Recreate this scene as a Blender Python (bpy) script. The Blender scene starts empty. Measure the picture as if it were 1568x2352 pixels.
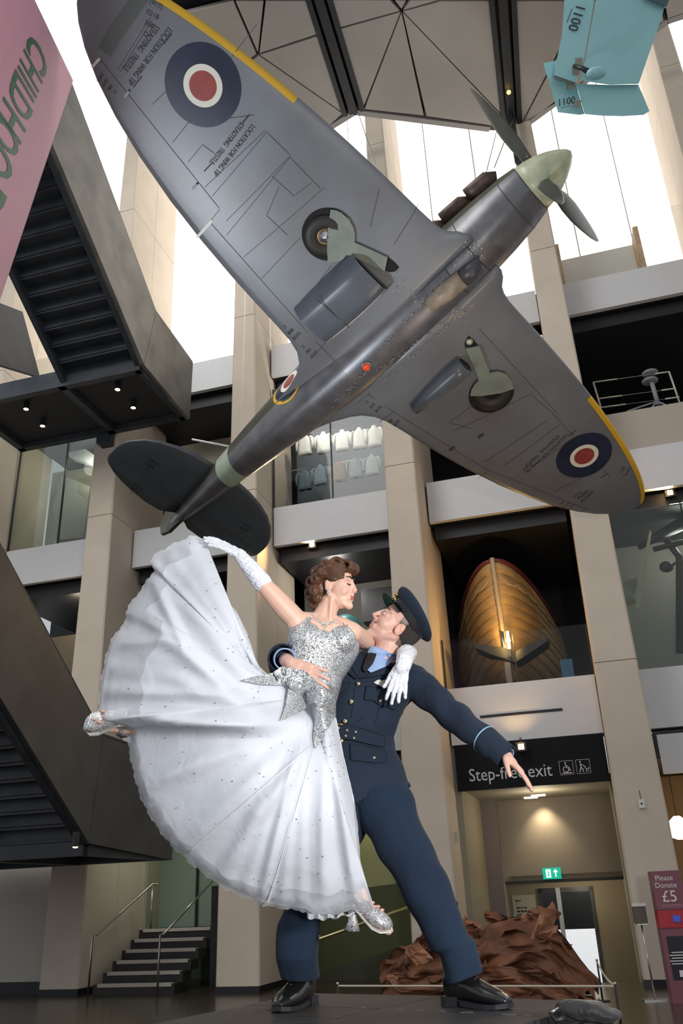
import bpy, bmesh, math, random
import numpy as np
from mathutils import Vector, Matrix
random.seed(7); np.random.seed(7)
scn = bpy.context.scene
COL = scn.collection
# ---------------------------------------------------------------- camera
W, H = 1568, 2352
PP = np.array([784., 1176.]); ZEN = np.array([602., -3079.]); HY = 2060.; HC = 1.5
_d = ZEN-PP; _dv = np.hypot(*_d); _u = -_d/_dv
_dh = (np.array([784., HY])-PP)@_u
FPX = math.sqrt(_dh*_dv)
_zc = np.array([_d[0], _d[1], FPX]); _zc /= np.linalg.norm(_zc)
_yw = np.array([0, 0, 1.])-_zc*_zc[2]; _yw /= np.linalg.norm(_yw)
RC = np.stack([np.cross(_yw, _zc), _yw, _zc])
CAM = np.array([0., 0., HC])
def ray(px, py): return RC@np.array([px-PP[0], py-PP[1], FPX])/FPX
def dep(px, py, d): return CAM+ray(px, py)*d               # point at camera depth d
def at_z(px, py, z): r = ray(px, py); return CAM+r*(z-HC)/r[2]
def at_y(px, py, y): r = ray(px, py); return CAM+r*y/r[1]
# facade frame: s along the row of piers, o into the building, z up
FB = at_z(544, 2281.5, 0); _v = ray(-6815, 2385); DV = -np.array([_v[0], _v[1], 0]); DV /= np.linalg.norm(DV)
NV = np.array([-DV[1], DV[0], 0])
def F(s, o, z): p = FB+DV*s+NV*o; return np.array([p[0], p[1], z])
def fo(px, py, o=0.): r = ray(px, py); return CAM+r*(((FB-CAM)@NV+o)/(r@NV))
def fs(px, py, s): r = ray(px, py); return CAM+r*((s-((CAM-FB)@DV))/(r@DV))
def soz(P): q = P-FB; return np.array([q@DV, q@NV, P[2]])
cd = bpy.data.cameras.new('camera'); cam = bpy.data.objects.new('camera', cd); COL.objects.link(cam)
cd.sensor_fit = 'VERTICAL'; cd.sensor_height = 36; cd.sensor_width = 24; cd.lens = FPX/H*36
cd.clip_start = .05; cd.clip_end = 200
M4 = Matrix(((RC[0, 0], -RC[0, 1], -RC[0, 2], CAM[0]), (RC[1, 0], -RC[1, 1], -RC[1, 2], CAM[1]), (RC[2, 0], -RC[2, 1], -RC[2, 2], CAM[2]), (0, 0, 0, 1)))
cam.matrix_world = M4
scn.camera = cam
# ---------------------------------------------------------------- world, lights, exposure
wd = bpy.data.worlds.new('world'); scn.world = wd; wd.use_nodes = True
wd.node_tree.nodes['Background'].inputs[0].default_value = (.92, .95, 1, 1)
wd.node_tree.nodes['Background'].inputs[1].default_value = .40
scn.view_settings.view_transform = 'Standard'; scn.view_settings.look = 'None'
scn.view_settings.exposure = .36; scn.view_settings.gamma = 1; scn.view_settings.use_curve_mapping = False
def lamp(kind, name, loc, power, color=(1, 1, 1), size=.1, target=None, spot=None, blend=.5):
    l = bpy.data.lights.new(name, kind); l.energy = power; l.color = color
    if kind == 'AREA': l.size = size
    else: l.shadow_soft_size = size
    if spot: l.spot_size = math.radians(spot); l.spot_blend = blend
    o = bpy.data.objects.new(name, l); COL.objects.link(o); o.location = loc
    if target is not None:
        o.rotation_euler = (Vector(target)-Vector(loc)).to_track_quat('-Z', 'Y').to_euler()
    return o
# the photographer's flash, held to the right of the camera; daylight under the open roof
lamp('AREA', 'flash', (1.6, -.1, 1.95), 138, (1, .98, .96), .35, target=(.1, 5, 2.2))
lamp('AREA', 'roof_daylight', tuple(F(-2, -13, 18.6)), 1100, (1, .985, .96), 8, target=tuple(F(1, 0, 8)))
lamp('SPOT', 'added_fill_cool', (-5.5, 6.5, .3), 2000, (.84, .92, 1), .3, target=(-.8, 8.2, 9.8), spot=46, blend=.8)  # added cool fill from below to lift the dark wing underside
lamp('SPOT', 'added_fill_warm', (3.6, 7.5, .3), 620, (1, .78, .58), .3, target=(2.2, 10.6, 8.4), spot=60, blend=.8)  # added warm fill under the other wing, no real lamp stands there
# ---------------------------------------------------------------- materials
MATS = {}
def mat(name, col, rough=.6, metal=0., var=0., vscale=3., bump=0., bscale=40., emit=0., ecol=None, spec=.5, trans=0., alpha=1., col2=None, stretch=None, coat=0.):
    if name in MATS: return MATS[name]
    m = bpy.data.materials.new(name); m.use_nodes = True; nt = m.node_tree; b = nt.nodes['Principled BSDF']
    b.inputs['Base Color'].default_value = (*col, 1); b.inputs['Roughness'].default_value = rough
    b.inputs['Metallic'].default_value = metal; b.inputs['Specular IOR Level'].default_value = spec
    b.inputs['Transmission Weight'].default_value = trans; b.inputs['Alpha'].default_value = alpha
    b.inputs['Coat Weight'].default_value = coat
    if emit:
        b.inputs['Emission Color'].default_value = (*(ecol or col), 1); b.inputs['Emission Strength'].default_value = emit
    if var or bump or col2:
        tc = nt.nodes.new('ShaderNodeTexCoord'); vec = tc.outputs['Object']
        if stretch:
            mp = nt.nodes.new('ShaderNodeMapping'); mp.inputs['Scale'].default_value = stretch
            nt.links.new(vec, mp.inputs[0]); vec = mp.outputs[0]
    if var or col2:
        n = nt.nodes.new('ShaderNodeTexNoise'); n.inputs['Scale'].default_value = vscale; n.inputs['Detail'].default_value = 6
        nt.links.new(vec, n.inputs['Vector'])
        r = nt.nodes.new('ShaderNodeValToRGB'); r.color_ramp.elements[0].position = .3; r.color_ramp.elements[1].position = .7
        c2 = col2 or tuple(min(1, c*(1+var)) for c in col); c1 = col if col2 else tuple(c*(1-var) for c in col)
        r.color_ramp.elements[0].color = (*c1, 1); r.color_ramp.elements[1].color = (*c2, 1)
        nt.links.new(n.outputs['Fac'], r.inputs[0]); nt.links.new(r.outputs[0], b.inputs['Base Color'])
    if bump:
        n2 = nt.nodes.new('ShaderNodeTexNoise'); n2.inputs['Scale'].default_value = bscale; n2.inputs['Detail'].default_value = 4
        nt.links.new(vec, n2.inputs['Vector'])
        bp = nt.nodes.new('ShaderNodeBump'); bp.inputs['Strength'].default_value = bump; bp.inputs['Distance'].default_value = .02
        nt.links.new(n2.outputs['Fac'], bp.inputs['Height']); nt.links.new(bp.outputs[0], b.inputs['Normal'])
    MATS[name] = m; return m
def glass(name, tint=(.9, .97, .95), a=.18, rough=.03):
    if name in MATS: return MATS[name]
    m = bpy.data.materials.new(name); m.use_nodes = True; nt = m.node_tree
    for n in list(nt.nodes): nt.nodes.remove(n)
    o = nt.nodes.new('ShaderNodeOutputMaterial'); t = nt.nodes.new('ShaderNodeBsdfTransparent'); t.inputs[0].default_value = (*tint, 1)
    g = nt.nodes.new('ShaderNodeBsdfGlossy'); g.inputs['Roughness'].default_value = rough
    f = nt.nodes.new('ShaderNodeFresnel'); f.inputs[0].default_value = 1.45
    ad = nt.nodes.new('ShaderNodeMath'); ad.operation = 'MULTIPLY_ADD'; ad.inputs[1].default_value = .45; ad.inputs[2].default_value = a*.2; ad.use_clamp = True
    mx = nt.nodes.new('ShaderNodeMixShader')
    nt.links.new(f.outputs[0], ad.inputs[0]); nt.links.new(ad.outputs[0], mx.inputs[0])
    nt.links.new(t.outputs[0], mx.inputs[1]); nt.links.new(g.outputs[0], mx.inputs[2]); nt.links.new(mx.outputs[0], o.inputs[0])
    MATS[name] = m; return m
# ---------------------------------------------------------------- mesh helpers
class MB:
    def __init__(self): self.v = []; self.f = []
    def add(self, vs, fs):
        b = len(self.v); self.v += [tuple(map(float, p)) for p in vs]; self.f += [tuple(b+i for i in f) for f in fs]; return self
    def hexa(self, p):       # 8 points: bottom 4 ccw, top 4
        return self.add(p, [(3, 2, 1, 0), (4, 5, 6, 7), (0, 1, 5, 4), (1, 2, 6, 5), (2, 3, 7, 6), (3, 0, 4, 7)])
    def box(self, c, h, M=None):
        p = [(x, y, z) for z in (-1, 1) for x, y in ((-1, -1), (1, -1), (1, 1), (-1, 1))]
        p = [np.array(q)*np.array(h) for q in p]
        if M is not None: p = [np.asarray(M)@q for q in p]
        return self.hexa([q+np.array(c) for q in p])
    def fbox(self, s0, s1, o0, o1, z0, z1):     # box in the facade frame
        return self.hexa([F(s0, o0, z0), F(s1, o0, z0), F(s1, o1, z0), F(s0, o1, z0), F(s0, o0, z1), F(s1, o0, z1), F(s1, o1, z1), F(s0, o1, z1)])
    def prism(self, poly, d):  # polygon (list of 3d) extruded by vector d
        n = len(poly); a = [np.array(p, float) for p in poly]; b = [p+np.array(d) for p in a]
        return self.add(a+b, [tuple(range(n))[::-1], tuple(range(n, 2*n))]+[(i, (i+1) % n, n+(i+1) % n, n+i) for i in range(n)])
    def rings(self, R, cap=True, closed=True):
        n = len(R[0]); b = [p for r in R for p in r]; fs_ = []
        for i in range(len(R)-1):
            for j in range(n if closed else n-1):
                k = (j+1) % n; fs_.append((i*n+j, i*n+k, (i+1)*n+k, (i+1)*n+j))
        if cap and closed: fs_ += [tuple(range(n))[::-1], tuple(range((len(R)-1)*n, len(R)*n))]
        return self.add(b, fs_)
    def tube(self, pts, r, seg=8, cap=True, flat=1., up=None):
        pts = [np.array(p, float) for p in pts]; n = len(pts)
        rs = r if hasattr(r, '__len__') else [r]*n
        R = []; u = None
        for i, p in enumerate(pts):
            t = pts[min(i+1, n-1)]-pts[max(i-1, 0)]; t = t/(np.linalg.norm(t)+1e-12)
            if u is None:
                a = np.array(up, float) if up is not None else (np.array([0, 0, 1.]) if abs(t[2]) < .9 else np.array([1., 0, 0]))
            else: a = u
            u = a-t*(a@t); u /= np.linalg.norm(u)+1e-12; w = np.cross(t, u)
            R.append([p+rs[i]*(math.cos(q)*w+math.sin(q)*u*flat) for q in np.linspace(0, 2*math.pi, seg, endpoint=False)])
        return self.rings(R, cap)
    def grid(self, G, closed_u=False):
        nu, nv = len(G), len(G[0]); fs_ = []
        for i in range(nu-1):
            for j in range(nv-1): fs_.append((i*nv+j, i*nv+j+1, (i+1)*nv+j+1, (i+1)*nv+j))
        return self.add([p for r in G for p in r], fs_)
    def lathe(self, c, axis, prof, seg=16, cap=True):   # prof: list of (dist along axis, radius)
        axis = np.array(axis, float); axis /= np.linalg.norm(axis); a = np.array([0, 0, 1.]) if abs(axis[2]) < .9 else np.array([1., 0, 0])
        u = a-axis*(a@axis); u /= np.linalg.norm(u); w = np.cross(axis, u); c = np.array(c, float)
        return self.rings([[c+axis*d+r*(math.cos(q)*u+math.sin(q)*w) for q in np.linspace(0, 2*math.pi, seg, endpoint=False)] for d, r in prof], cap)
    def ell(self, c, r, M=None, nu=12, nv=8):
        R = []
        for i in range(nv+1):
            t = -math.pi/2+math.pi*i/nv; t = max(min(t, 1.5), -1.5)
            R.append([np.array([math.cos(t)*math.cos(q), math.cos(t)*math.sin(q), math.sin(t)])*np.array(r) for q in np.linspace(0, 2*math.pi, nu, endpoint=False)])
        M = np.eye(3) if M is None else np.asarray(M)
        return self.rings([[M@p+np.array(c) for p in r_] for r_ in R])
    def mesh(self, name, m, smooth=False):
        me = bpy.data.meshes.new(name); me.from_pydata(self.v, [], self.f)
        bm = bmesh.new(); bm.from_mesh(me); bmesh.ops.recalc_face_normals(bm, faces=bm.faces); bm.to_mesh(me); bm.free()
        if smooth: me.shade_smooth()
        for q in (m if isinstance(m, (list, tuple)) else [m]): me.materials.append(q)
        return me
    def build(self, name, m, parent=None, smooth=False, **kw):
        if parent is not None:                          # vertices are given in world space unless the root has its own frame
            root = parent
            while root.parent is not None: root = root.parent
            if not root.get('_local'): L = np.array(root.location); self.v = [tuple(np.array(p)-L) for p in self.v]
        me = self.mesh(name, m, smooth); o = bpy.data.objects.new(name, me); COL.objects.link(o)
        if parent is None:                              # origin at the thing's own base
            a = np.array(self.v); L = np.array([a[:, 0].mean(), a[:, 1].mean(), a[:, 2].min()])
            me.transform(Matrix.Translation(Vector(-L))); o.location = L
        o.parent = parent
        return tag(o, **kw)
def tag(o, label=None, cat=None, group=None, kind=None):
    if label: o['label'] = label
    if cat: o['category'] = cat
    if group: o['group'] = group
    if kind: o['kind'] = kind
    return o
def root(name, loc, label=None, cat=None, group=None, kind=None):
    o = bpy.data.objects.new(name, None); COL.objects.link(o); o.location = tuple(map(float, loc)); o.empty_display_size = .1
    return tag(o, label, cat, group, kind)
def share(src, parent, d=(0, 0, 0)):                    # another piece with the same mesh
    o = src.copy(); COL.objects.link(o); o.parent = parent; o.location = Vector(src.location)+Vector(d); return o
def copy_tree(o, parent=None):
    c = o.copy(); COL.objects.link(c); c.parent = parent
    for ch in [q for q in bpy.data.objects if q.parent == o]: copy_tree(ch, c)
    return c
def text_mesh(txt, size, ext=.002, font_shear=0., bold=0.):
    cu = bpy.data.curves.new('t', 'FONT'); cu.body = txt; cu.size = size; cu.extrude = ext; cu.align_x = 'CENTER'; cu.align_y = 'CENTER'; cu.resolution_u = 3; cu.shear = font_shear; cu.offset = bold
    o = bpy.data.objects.new('t', cu); COL.objects.link(o)
    me = bpy.data.meshes.new_from_object(o.evaluated_get(bpy.context.evaluated_depsgraph_get())); bpy.data.objects.remove(o); bpy.data.curves.remove(cu)
    v = np.array([tuple(q.co) for q in me.vertices]); f_ = [tuple(p.vertices) for p in me.polygons]; bpy.data.meshes.remove(me)
    return v, f_
def text_on(mb, txt, size, P, ux, uy, sx=1., ext=.002, shear=0.):  # lay text on a plane spanned by ux (reading direction) and uy
    v, f_ = text_mesh(txt, size, ext, shear); ux = np.array(ux, float); uy = np.array(uy, float); ux /= np.linalg.norm(ux); uy /= np.linalg.norm(uy); n = np.cross(ux, uy)
    return mb.add([np.array(P)+ux*p[0]*sx+uy*p[1]+n*p[2] for p in v], f_)
# ---------------------------------------------------------------- palette of the building
STONE = mat('stone', (.62, .53, .43), .75, var=.06, vscale=1.2, bump=.05, bscale=60)
STONE2 = mat('joint', (.30, .24, .18), .9)
WHITEP = mat('fascia_paint', (.66, .66, .67), .55, var=.02)
BLACK = mat('black_paint', (.012, .013, .016), .5)
DARKM = mat('dark_steel', (.035, .042, .052), .42, var=.3, vscale=2.5)
CLAD = mat('weathered_steel_cladding', (.20, .19, .17), .45, metal=.35, var=.28, vscale=1.6)
CLADL = mat('black_steel_cladding', (.070, .071, .070), .55, metal=.05, var=.22, vscale=1.6)
STEEL = mat('brushed_steel', (.55, .54, .5), .28, metal=1)
GLASS = glass('clear_glass')
GLASSG = glass('green_glass', (.86, .91, .87), .15)
BEIGE = mat('beige_wall', (.52, .47, .38), .8, var=.04)
GREYW = mat('grey_wall', (.22, .20, .19), .8, var=.05)
OLIVE = mat('olive_wall', (.065, .075, .022), .55)
LIMEW = mat('lime_wall', (.42, .43, .22), .6)
WARMGLOW = mat('warm_lamp', (1, .8, .45), .5, emit=14, ecol=(1, .66, .28))
SPOTGLOW = mat('spot_lamp', (1, .8, .45), .5, emit=9, ecol=(1, .72, .3))
# ---------------------------------------------------------------- floor and stage
FL = mat('polished_floor', (.050, .036, .024), .22, var=.25, vscale=.8)
MB().add([(-30, -6, 0), (30, -6, 0), F(34, .9, 0), F(-34, .9, 0)], [(0, 1, 2, 3)]).build('floor', FL, kind='structure')
MB().add([F(-34, .9, 0), F(3.9, .9, 0), F(3.9, 9, 0), F(-34, 9, 0)], [(0, 1, 2, 3)]).build('floor_gallery', FL, kind='structure')
MB().add([F(3.9, .9, 0), F(7.4, .9, 0), F(7.4, 4.2, -.55), F(3.9, 4.2, -.55), F(7.4, 8, -.55), F(3.9, 8, -.55)], [(0, 1, 2, 3), (3, 2, 4, 5)]).build('floor_ramp', FL, kind='structure')
MB().add([F(7.4, .9, 0), F(34, .9, 0), F(34, 9, 0), F(7.4, 9, 0)], [(0, 1, 2, 3)]).build('floor_cafe', FL, kind='structure')
ZS = 1.11                                              # stage deck height
DECK = mat('stage_black_ply', (.020, .021, .024), .62, var=.5, vscale=7, bump=.12, bscale=30, stretch=(.25, 3, 1))
WEAR = mat('stage_edge_wear', (.10, .10, .095), .7)
pa = at_z(1378, 2301, ZS); pb = at_z(700, 2281, ZS); pc = at_z(350, 2352, ZS)
ex = pa-at_z(860, 2281.5, ZS); ex /= np.linalg.norm(ex)
back = lambda t: at_z(860, 2281.5, ZS)+ex*t
ey = np.array([ex[1], -ex[0], 0])                     # towards the camera
st = root('stage_platform', back(-.3)*np.array([1, 1, 0]), 'low stage of black plywood decks the two dancers stand on', 'stage')
L0 = (pb-back(0))@ex
lft = pc-pb; lft /= np.linalg.norm(lft)
rows = [(0, .43), (.436, 1.3), (1.306, 2.2), (2.206, 3.2)]
RGT = (pa-back(0))@ex
for a, b_ in rows:
    segs = []
    def edge(t): return pb+lft*(t/abs(lft@ey))
    cuts = [None, .35, RGT]
    for i in range(2):
        q = []
        for t in (a, b_):
            l = edge(t) if i == 0 else back(.356)+ey*t
            r_ = back(cuts[i+1])+ey*t
            q += [l, r_]
        top = [q[0], q[1], q[3], q[2]]
        MB().prism([p-np.array([0, 0, .045]) for p in top], (0, 0, .045)).build('deck_board', DECK, st)
skirt = [edge(0), back(RGT), back(RGT)+ey*3.2, edge(3.2)]
MB().prism([np.array([p[0], p[1], 0]) for p in skirt], (0, 0, ZS-.05)).build('stage_frame', BLACK, st)
m = MB()
for k in range(46):
    t = random.choice([.433, .433, .433, 1.303, random.uniform(.05, 1.2)]); x = random.uniform(L0-.2, RGT-.05); p = back(x)+ey*(t+random.uniform(-.01, .01))
    if (p-edge(t))@ex < .02: continue
    m.box(p+np.array([0, 0, .001]), (random.uniform(.004, .02), random.uniform(.001, .004), .0015), np.stack([ex, ey, [0, 0, 1]], 1))
m.build('scuff_marks', WEAR, st, kind='stuff')
# ---------------------------------------------------------------- piers
PC = {'z': -7.36, 'a': -3.68, 'b': 0., 'c': 3.68, 'd': 7.42, 'e': 11.1}
PLAB = {'z': 'stone pier left of the tailplane beyond the stairs', 'a': 'stone pier behind the tip of the left tailplane', 'b': 'stone pier behind the raised white glove', 'c': 'stone pier behind the officer and left of the wooden lifeboat', 'd': 'stone pier right of the lifeboat, above the donation box', 'e': 'stone pier at the far right end of the row'}
def hw(z): return .43-.0095*z
JZ = [0, 5.25, 10.02, 14.95, 19.6, 23.6]
for k, c in PC.items():
    p0 = root('wall_pier', F(c, .6, 0), kind='structure'); p0['label'] = PLAB[k]
    MB().hexa([F(c-hw(0)+.02, .02, .05), F(c+hw(0)-.02, .02, .05), F(c+hw(0)-.02, 2.5, .05), F(c-hw(0)+.02, 2.5, .05), F(c-hw(23)+.02, .02, 23.6), F(c+hw(23)-.02, .02, 23.6), F(c+hw(23)-.02, 2.5, 23.6), F(c-hw(23)+.02, 2.5, 23.6)]).build('core', STONE2, p0)
    MB().fbox(c-hw(0)-.0, c+hw(0)+.0, -.0, 2.5, 0, .1).build('plinth', BLACK, p0)
    for i in range(5):
        z0, z1 = max(JZ[i], .1)+.008, JZ[i+1]-.008; a, b_ = hw(z0), hw(z1)
        for o0, o1 in ((0, 1.25), (1.262, 2.5)):
            ch = .03 if o0 == 0 else 0
            lo = [F(c-a, o0+ch, z0), F(c-a+ch, o0, z0), F(c+a-ch, o0, z0), F(c+a, o0+ch, z0), F(c+a, o1, z0), F(c-a, o1, z0)]
            hi = [F(c-b_, o0+ch, z1), F(c-b_+ch, o0, z1), F(c+b_-ch, o0, z1), F(c+b_, o0+ch, z1), F(c+b_, o1, z1), F(c-b_, o1, z1)]
            MB().rings([lo, hi]).build('stone_block', STONE, p0)
# ---------------------------------------------------------------- balcony fascias, soffits, galleries
BAYS = [('z', 'a'), ('a', 'b'), ('b', 'c'), ('c', 'd'), ('d', 'e')]
def bay(i, z): return PC[BAYS[i][0]]+hw(z), PC[BAYS[i][1]]-hw(z)
LV = [(4.14, 5.26), (8.98, 9.96), (13.69, 14.60)]
tn = 0
for lv, (z0, z1) in enumerate(LV):
    for i in range(5):
        s0, s1 = bay(i, z1); tn += 1
        g = .05
        MB().fbox(s0+g, s1-.02, 1.0, 1.12, z0, z1).build('trim_%d' % tn, WHITEP, kind='structure')
        tn += 1
        MB().fbox(s0, s1, 1.13, 1.6, z0+.02, z1-.03).build('trim_%d' % tn, BLACK, kind='structure')
        if lv: MB().fbox(s0+.1, s1-.1, 1.3, 5.6, z0-.32, z0+.0).build('ceiling_gallery', BLACK, kind='structure')
    MB().fbox(PC['z'], PC['e'], 1.6, 6, z1-.2, z1-.06).build('floor_gallery', mat('gallery_floor', (.05, .05, .05), .5), kind='structure')
MB().fbox(-9, 13, 6.0, 6.2, 5.2, 14.4).build('wall_gallery', BLACK, kind='structure')
# gallery back walls that show in the photograph
MB().fbox(-7.5, -3.9, 3.2, 3.3, 9.9, 13.4).build('wall_gallery_beige', BEIGE, kind='structure')
MB().fbox(-3.2, -1.2, 3.0, 3.1, 10.0, 13.6).build('wall_gallery_side', BEIGE, kind='structure')
MB().fbox(.3, 3.4, 3.4, 3.5, 5.2, 8.9).build('wall_gallery_grey', GREYW, kind='structure')
MB().fbox(7.9, 10.8, 3.4, 3.5, 5.2, 8.7).build('wall_gallery_east', mat('pale_gallery', (.30, .29, .27), .7), kind='structure')
MB().fbox(.3, 3.4, 3.0, 3.1, 9.9, 13.4).build('wall_display', mat('display_back', (.10, .12, .14), .7), kind='structure')
MB().fbox(-6.9, -4.2, 2.2, 2.3, 5.2, 7.9).build('wall_panel_bronze', mat('bronze_panel', (.16, .13, .09), .5), kind='structure')
for nm, pts, ml in (('trim_81', [(60, 1262), (200, 1238), (216, 1010), (110, 1035)], 'pale_block'),):
    pass
# glass fronts
for i, lv, za, zb, lab in ((0, 1, 9.96, 13.3, 'tall'), (2, 1, 9.96, 13.3, ''), (4, 0, 5.26, 8.6, ''), (3, 0, 5.26, 6.3, ''), (2, 0, 5.26, 6.4, '')):
    s0, s1 = bay(i, za); tn += 1
    gl = MB().fbox(s0+.02, s1-.02, 1.05, 1.07, za, zb).build('window_%d' % tn, {0: GLASSG, 4: GLASSG, 3: glass('thin_clear_glass', (.97, .98, .97), .0), 2: glass('thin_clear_glass')}[i], kind='structure')
    for s_ in np.linspace(s0+.03, s1-.03, 3): MB().fbox(s_-.012, s_+.012, 1.03, 1.09, za, zb).build('mullion', BLACK, gl)
# level 2, right bay: tan solid parapet behind the wing tip
s0, s1 = bay(4, 10)
MB().fbox(s0+.03, s1, 1.10, 1.14, 9.98, 10.95).build('trim_70', mat('tan_parapet', (.46, .40, .33), .6), kind='structure')
# third level: bright glass balustrades
for i in (0, 1, 2, 3):
    s0, s1 = bay(i, 15); MB().fbox(s0+.02, s1-.02, 1.02, 1.04, 14.6, 15.9).build('window_%d' % (80+i), glass('bright_glass', (.98, .99, .98), .1), kind='structure')
# pale angular balcony blocks seen through the left bay's glass
bb = MB().prism([fo(140, 1020, 2.2), fo(175, 1016, 2.2), fo(216, 1045, 2.2), fo(212, 1065, 2.2), fo(160, 1050, 2.2)], NV*.3).build('trim_71', WHITEP, kind='structure')
MB().prism([fo(143, 1092, 2.4), fo(207, 1118, 2.4), fo(190, 1235, 2.4), fo(128, 1240, 2.4), fo(120, 1165, 2.4)], NV*.2).build('trim_72', mat('taupe_panel', (.26, .25, .22), .8), kind='structure')
# ---------------------------------------------------------------- white upper wall: daylight on it imitated by glowing panels, dark joints between
WALL_GLOW = mat('glowing_white_wall', (.9, .9, .88), .6, emit=1.25, ecol=(1, .985, .95))
WALL_JOINT = mat('upper_wall_joint', (.10, .09, .07), .6)
cl = root('window_0', F(0, 2.3, 14.4), kind='structure')  # no window: root of the glowing white upper wall
MB().fbox(-30, 34, 2.62, 2.7, 14.3, 44).build('backing', WALL_JOINT, cl)
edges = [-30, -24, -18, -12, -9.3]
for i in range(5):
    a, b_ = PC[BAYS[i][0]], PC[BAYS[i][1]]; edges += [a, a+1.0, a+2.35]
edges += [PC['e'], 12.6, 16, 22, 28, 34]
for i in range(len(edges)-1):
    MB().fbox(edges[i]+.02, edges[i+1]-.02, 2.52, 2.6, 14.3, 44).build('pane', WALL_GLOW, cl)  # not glass: wall panels that glow to imitate daylight on them
# upper white box on the right third floor (bare plaster niche with timber edges) behind glass
s0, s1 = bay(4, 15)
MB().fbox(s0+.05, s0+2.05, 2.1, 2.2, 14.6, 16.2).build('wall_niche', mat('bare_plaster', (.82, .82, .80), .6, var=.04, vscale=6, stretch=(1, 1, 6)), kind='structure')
TIM = mat('raw_timber', (.62, .44, .28), .7, var=.25, vscale=6)
for a in (s0+.04, s0+1.95): MB().fbox(a, a+.12, 1.5, 2.1, 14.6, 16.25).build('trim_%d' % (73+int(a*10) % 7), TIM, kind='structure')
MB().fbox(s0+.02, s1-.02, 1.02, 1.04, 14.6, 16.2).build('window_90', glass('bright_glass'), kind='structure')
# ---------------------------------------------------------------- ceiling: triangular panels between black beams
CZ = 19.0
CEILP = mat('ceiling_panel', (.34, .31, .275), .55, var=.10, vscale=.5)
cp = lambda x, y, dz=0: at_z(x, y, CZ+dz)
ce = root('ceiling', cp(950, 150), kind='structure')
MB().prism([cp(250, -700, .3), cp(300, 90, .3), cp(755, 300, .3), cp(815, 262, .3), cp(1122, 299, .3), cp(1190, 302, .3), cp(1535, 55, .3), cp(1900, -60, .3), cp(2100, -700, .3)], (0, 0, .25)).build('backing_slab', BLACK, ce)
N1, N2 = (922, 25), (593, 125)
tris = [[(757, 0), (900, 0), N1, (777, 65)], [(777, 65), N1, (833, 252)], [N1, (834, 253), (975, 268)], [N1, (975, 268), (1130, 290), (1152, 292), (1150, 262)], [N1, (1150, 262), (1128, 0), (1010, 0)], [N1, (1008, 0), (938, 0)], [N1, (936, 0), (903, 0)],
        [(757, -2), (900, -2), (860, -260), (680, -260)], [(902, -2), (1126, -2), (1110, -260), (862, -260)],
        [N2, (731, 80), (790, 262)], [N2, (790, 262), (752, 296), (470, 210)], [N2, (731, 80), (707, 0), (607, 0)], [N2, (607, 0), (538, 0)], [N2, (538, 0), (300, 60), (470, 210)], [(706, -2), (300, -2), (300, -260), (630, -260)],
        [(1182, 0), (1343, 0), (1198, 283)], [(1345, 0), (1198, 285), (1270, 241), (1528, 46), (1520, 0)], [(1182, -2), (1520, -2), (1500, -260), (1165, -260)], [(1522, 0), (1530, 46), (1900, -80), (1800, -260), (1505, -260)]]
for t in tris:
    c = np.mean(np.array(t, float), 0); P = [np.array(cp(x, y)) for x, y in t]; cc = np.mean(P, 0)
    P = [p+(cc-p)/np.linalg.norm(cc-p)*.045 for p in P]
    MB().prism(P, (0, 0, .12)).build('ceiling_panel', CEILP, ce)
EDGE = mat('ceiling_edge', (.30, .28, .26), .5)
for a, b_ in (((752, 298), (815, 259)), ((815, 259), (1124, 298)), ((1192, 300), (1533, 50)), ((1533, 50), (1900, -75))):
    A, B_ = cp(*a), cp(*b_); q = B_-A; q /= np.linalg.norm(q); w = np.array([-q[1], q[0], 0])
    MB().prism([A-w*.07, A+w*.07, B_+w*.07, B_-w*.07], (0, 0, .35)).build('edge_trim', EDGE, ce)
for lx, rx, lb, rb in ((707, 757, (792, 268), (833, 256)), (1128, 1180, (1157, 296), (1194, 296))):
    for (x0, y0), (x1, y1), wd_ in (((lx, 0), lb, .12), ((rx, 0), rb, .12), (((lx+rx)/2, 0), ((lb[0]+rb[0])/2, (lb[1]+rb[1])/2), .2)):
        A, B_ = cp(x0, y0, -.02), cp(x1, y1, -.02); A = A+(A-B_)*1.2; q = B_-A; q /= np.linalg.norm(q); w = np.array([-q[1], q[0], 0])
        MB().prism([A-w*wd_/2, A+w*wd_/2, B_+w*wd_/2, B_-w*wd_/2], (0, 0, .5 if wd_ < .15 else .25)).build('steel_beam', BLACK, ce)
# hanging rig post under the right beam
A = cp(1172, 265, -.05)
hp = root('rig_hanger', A-np.array([0, 0, 3]), 'black steel post and rigging dropped from the ceiling beam behind the propeller', 'rigging')
MB().tube([A, A-np.array([0, 0, 1.6])], .09, 4).build('post', BLACK, hp)
MB().tube([A+np.array([.1, 0, 0]), dep(1135, 385, np.linalg.norm(A-CAM)*.8)], .012, 6).build('cable', STEEL, hp)
MB().ell(cp(1168, 212, -.12), (.05, .05, .05)).build('indicator_lamp', mat('amber_lamp', (1, .6, .1), .4, emit=4, ecol=(1, .6, .08)), hp)
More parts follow.
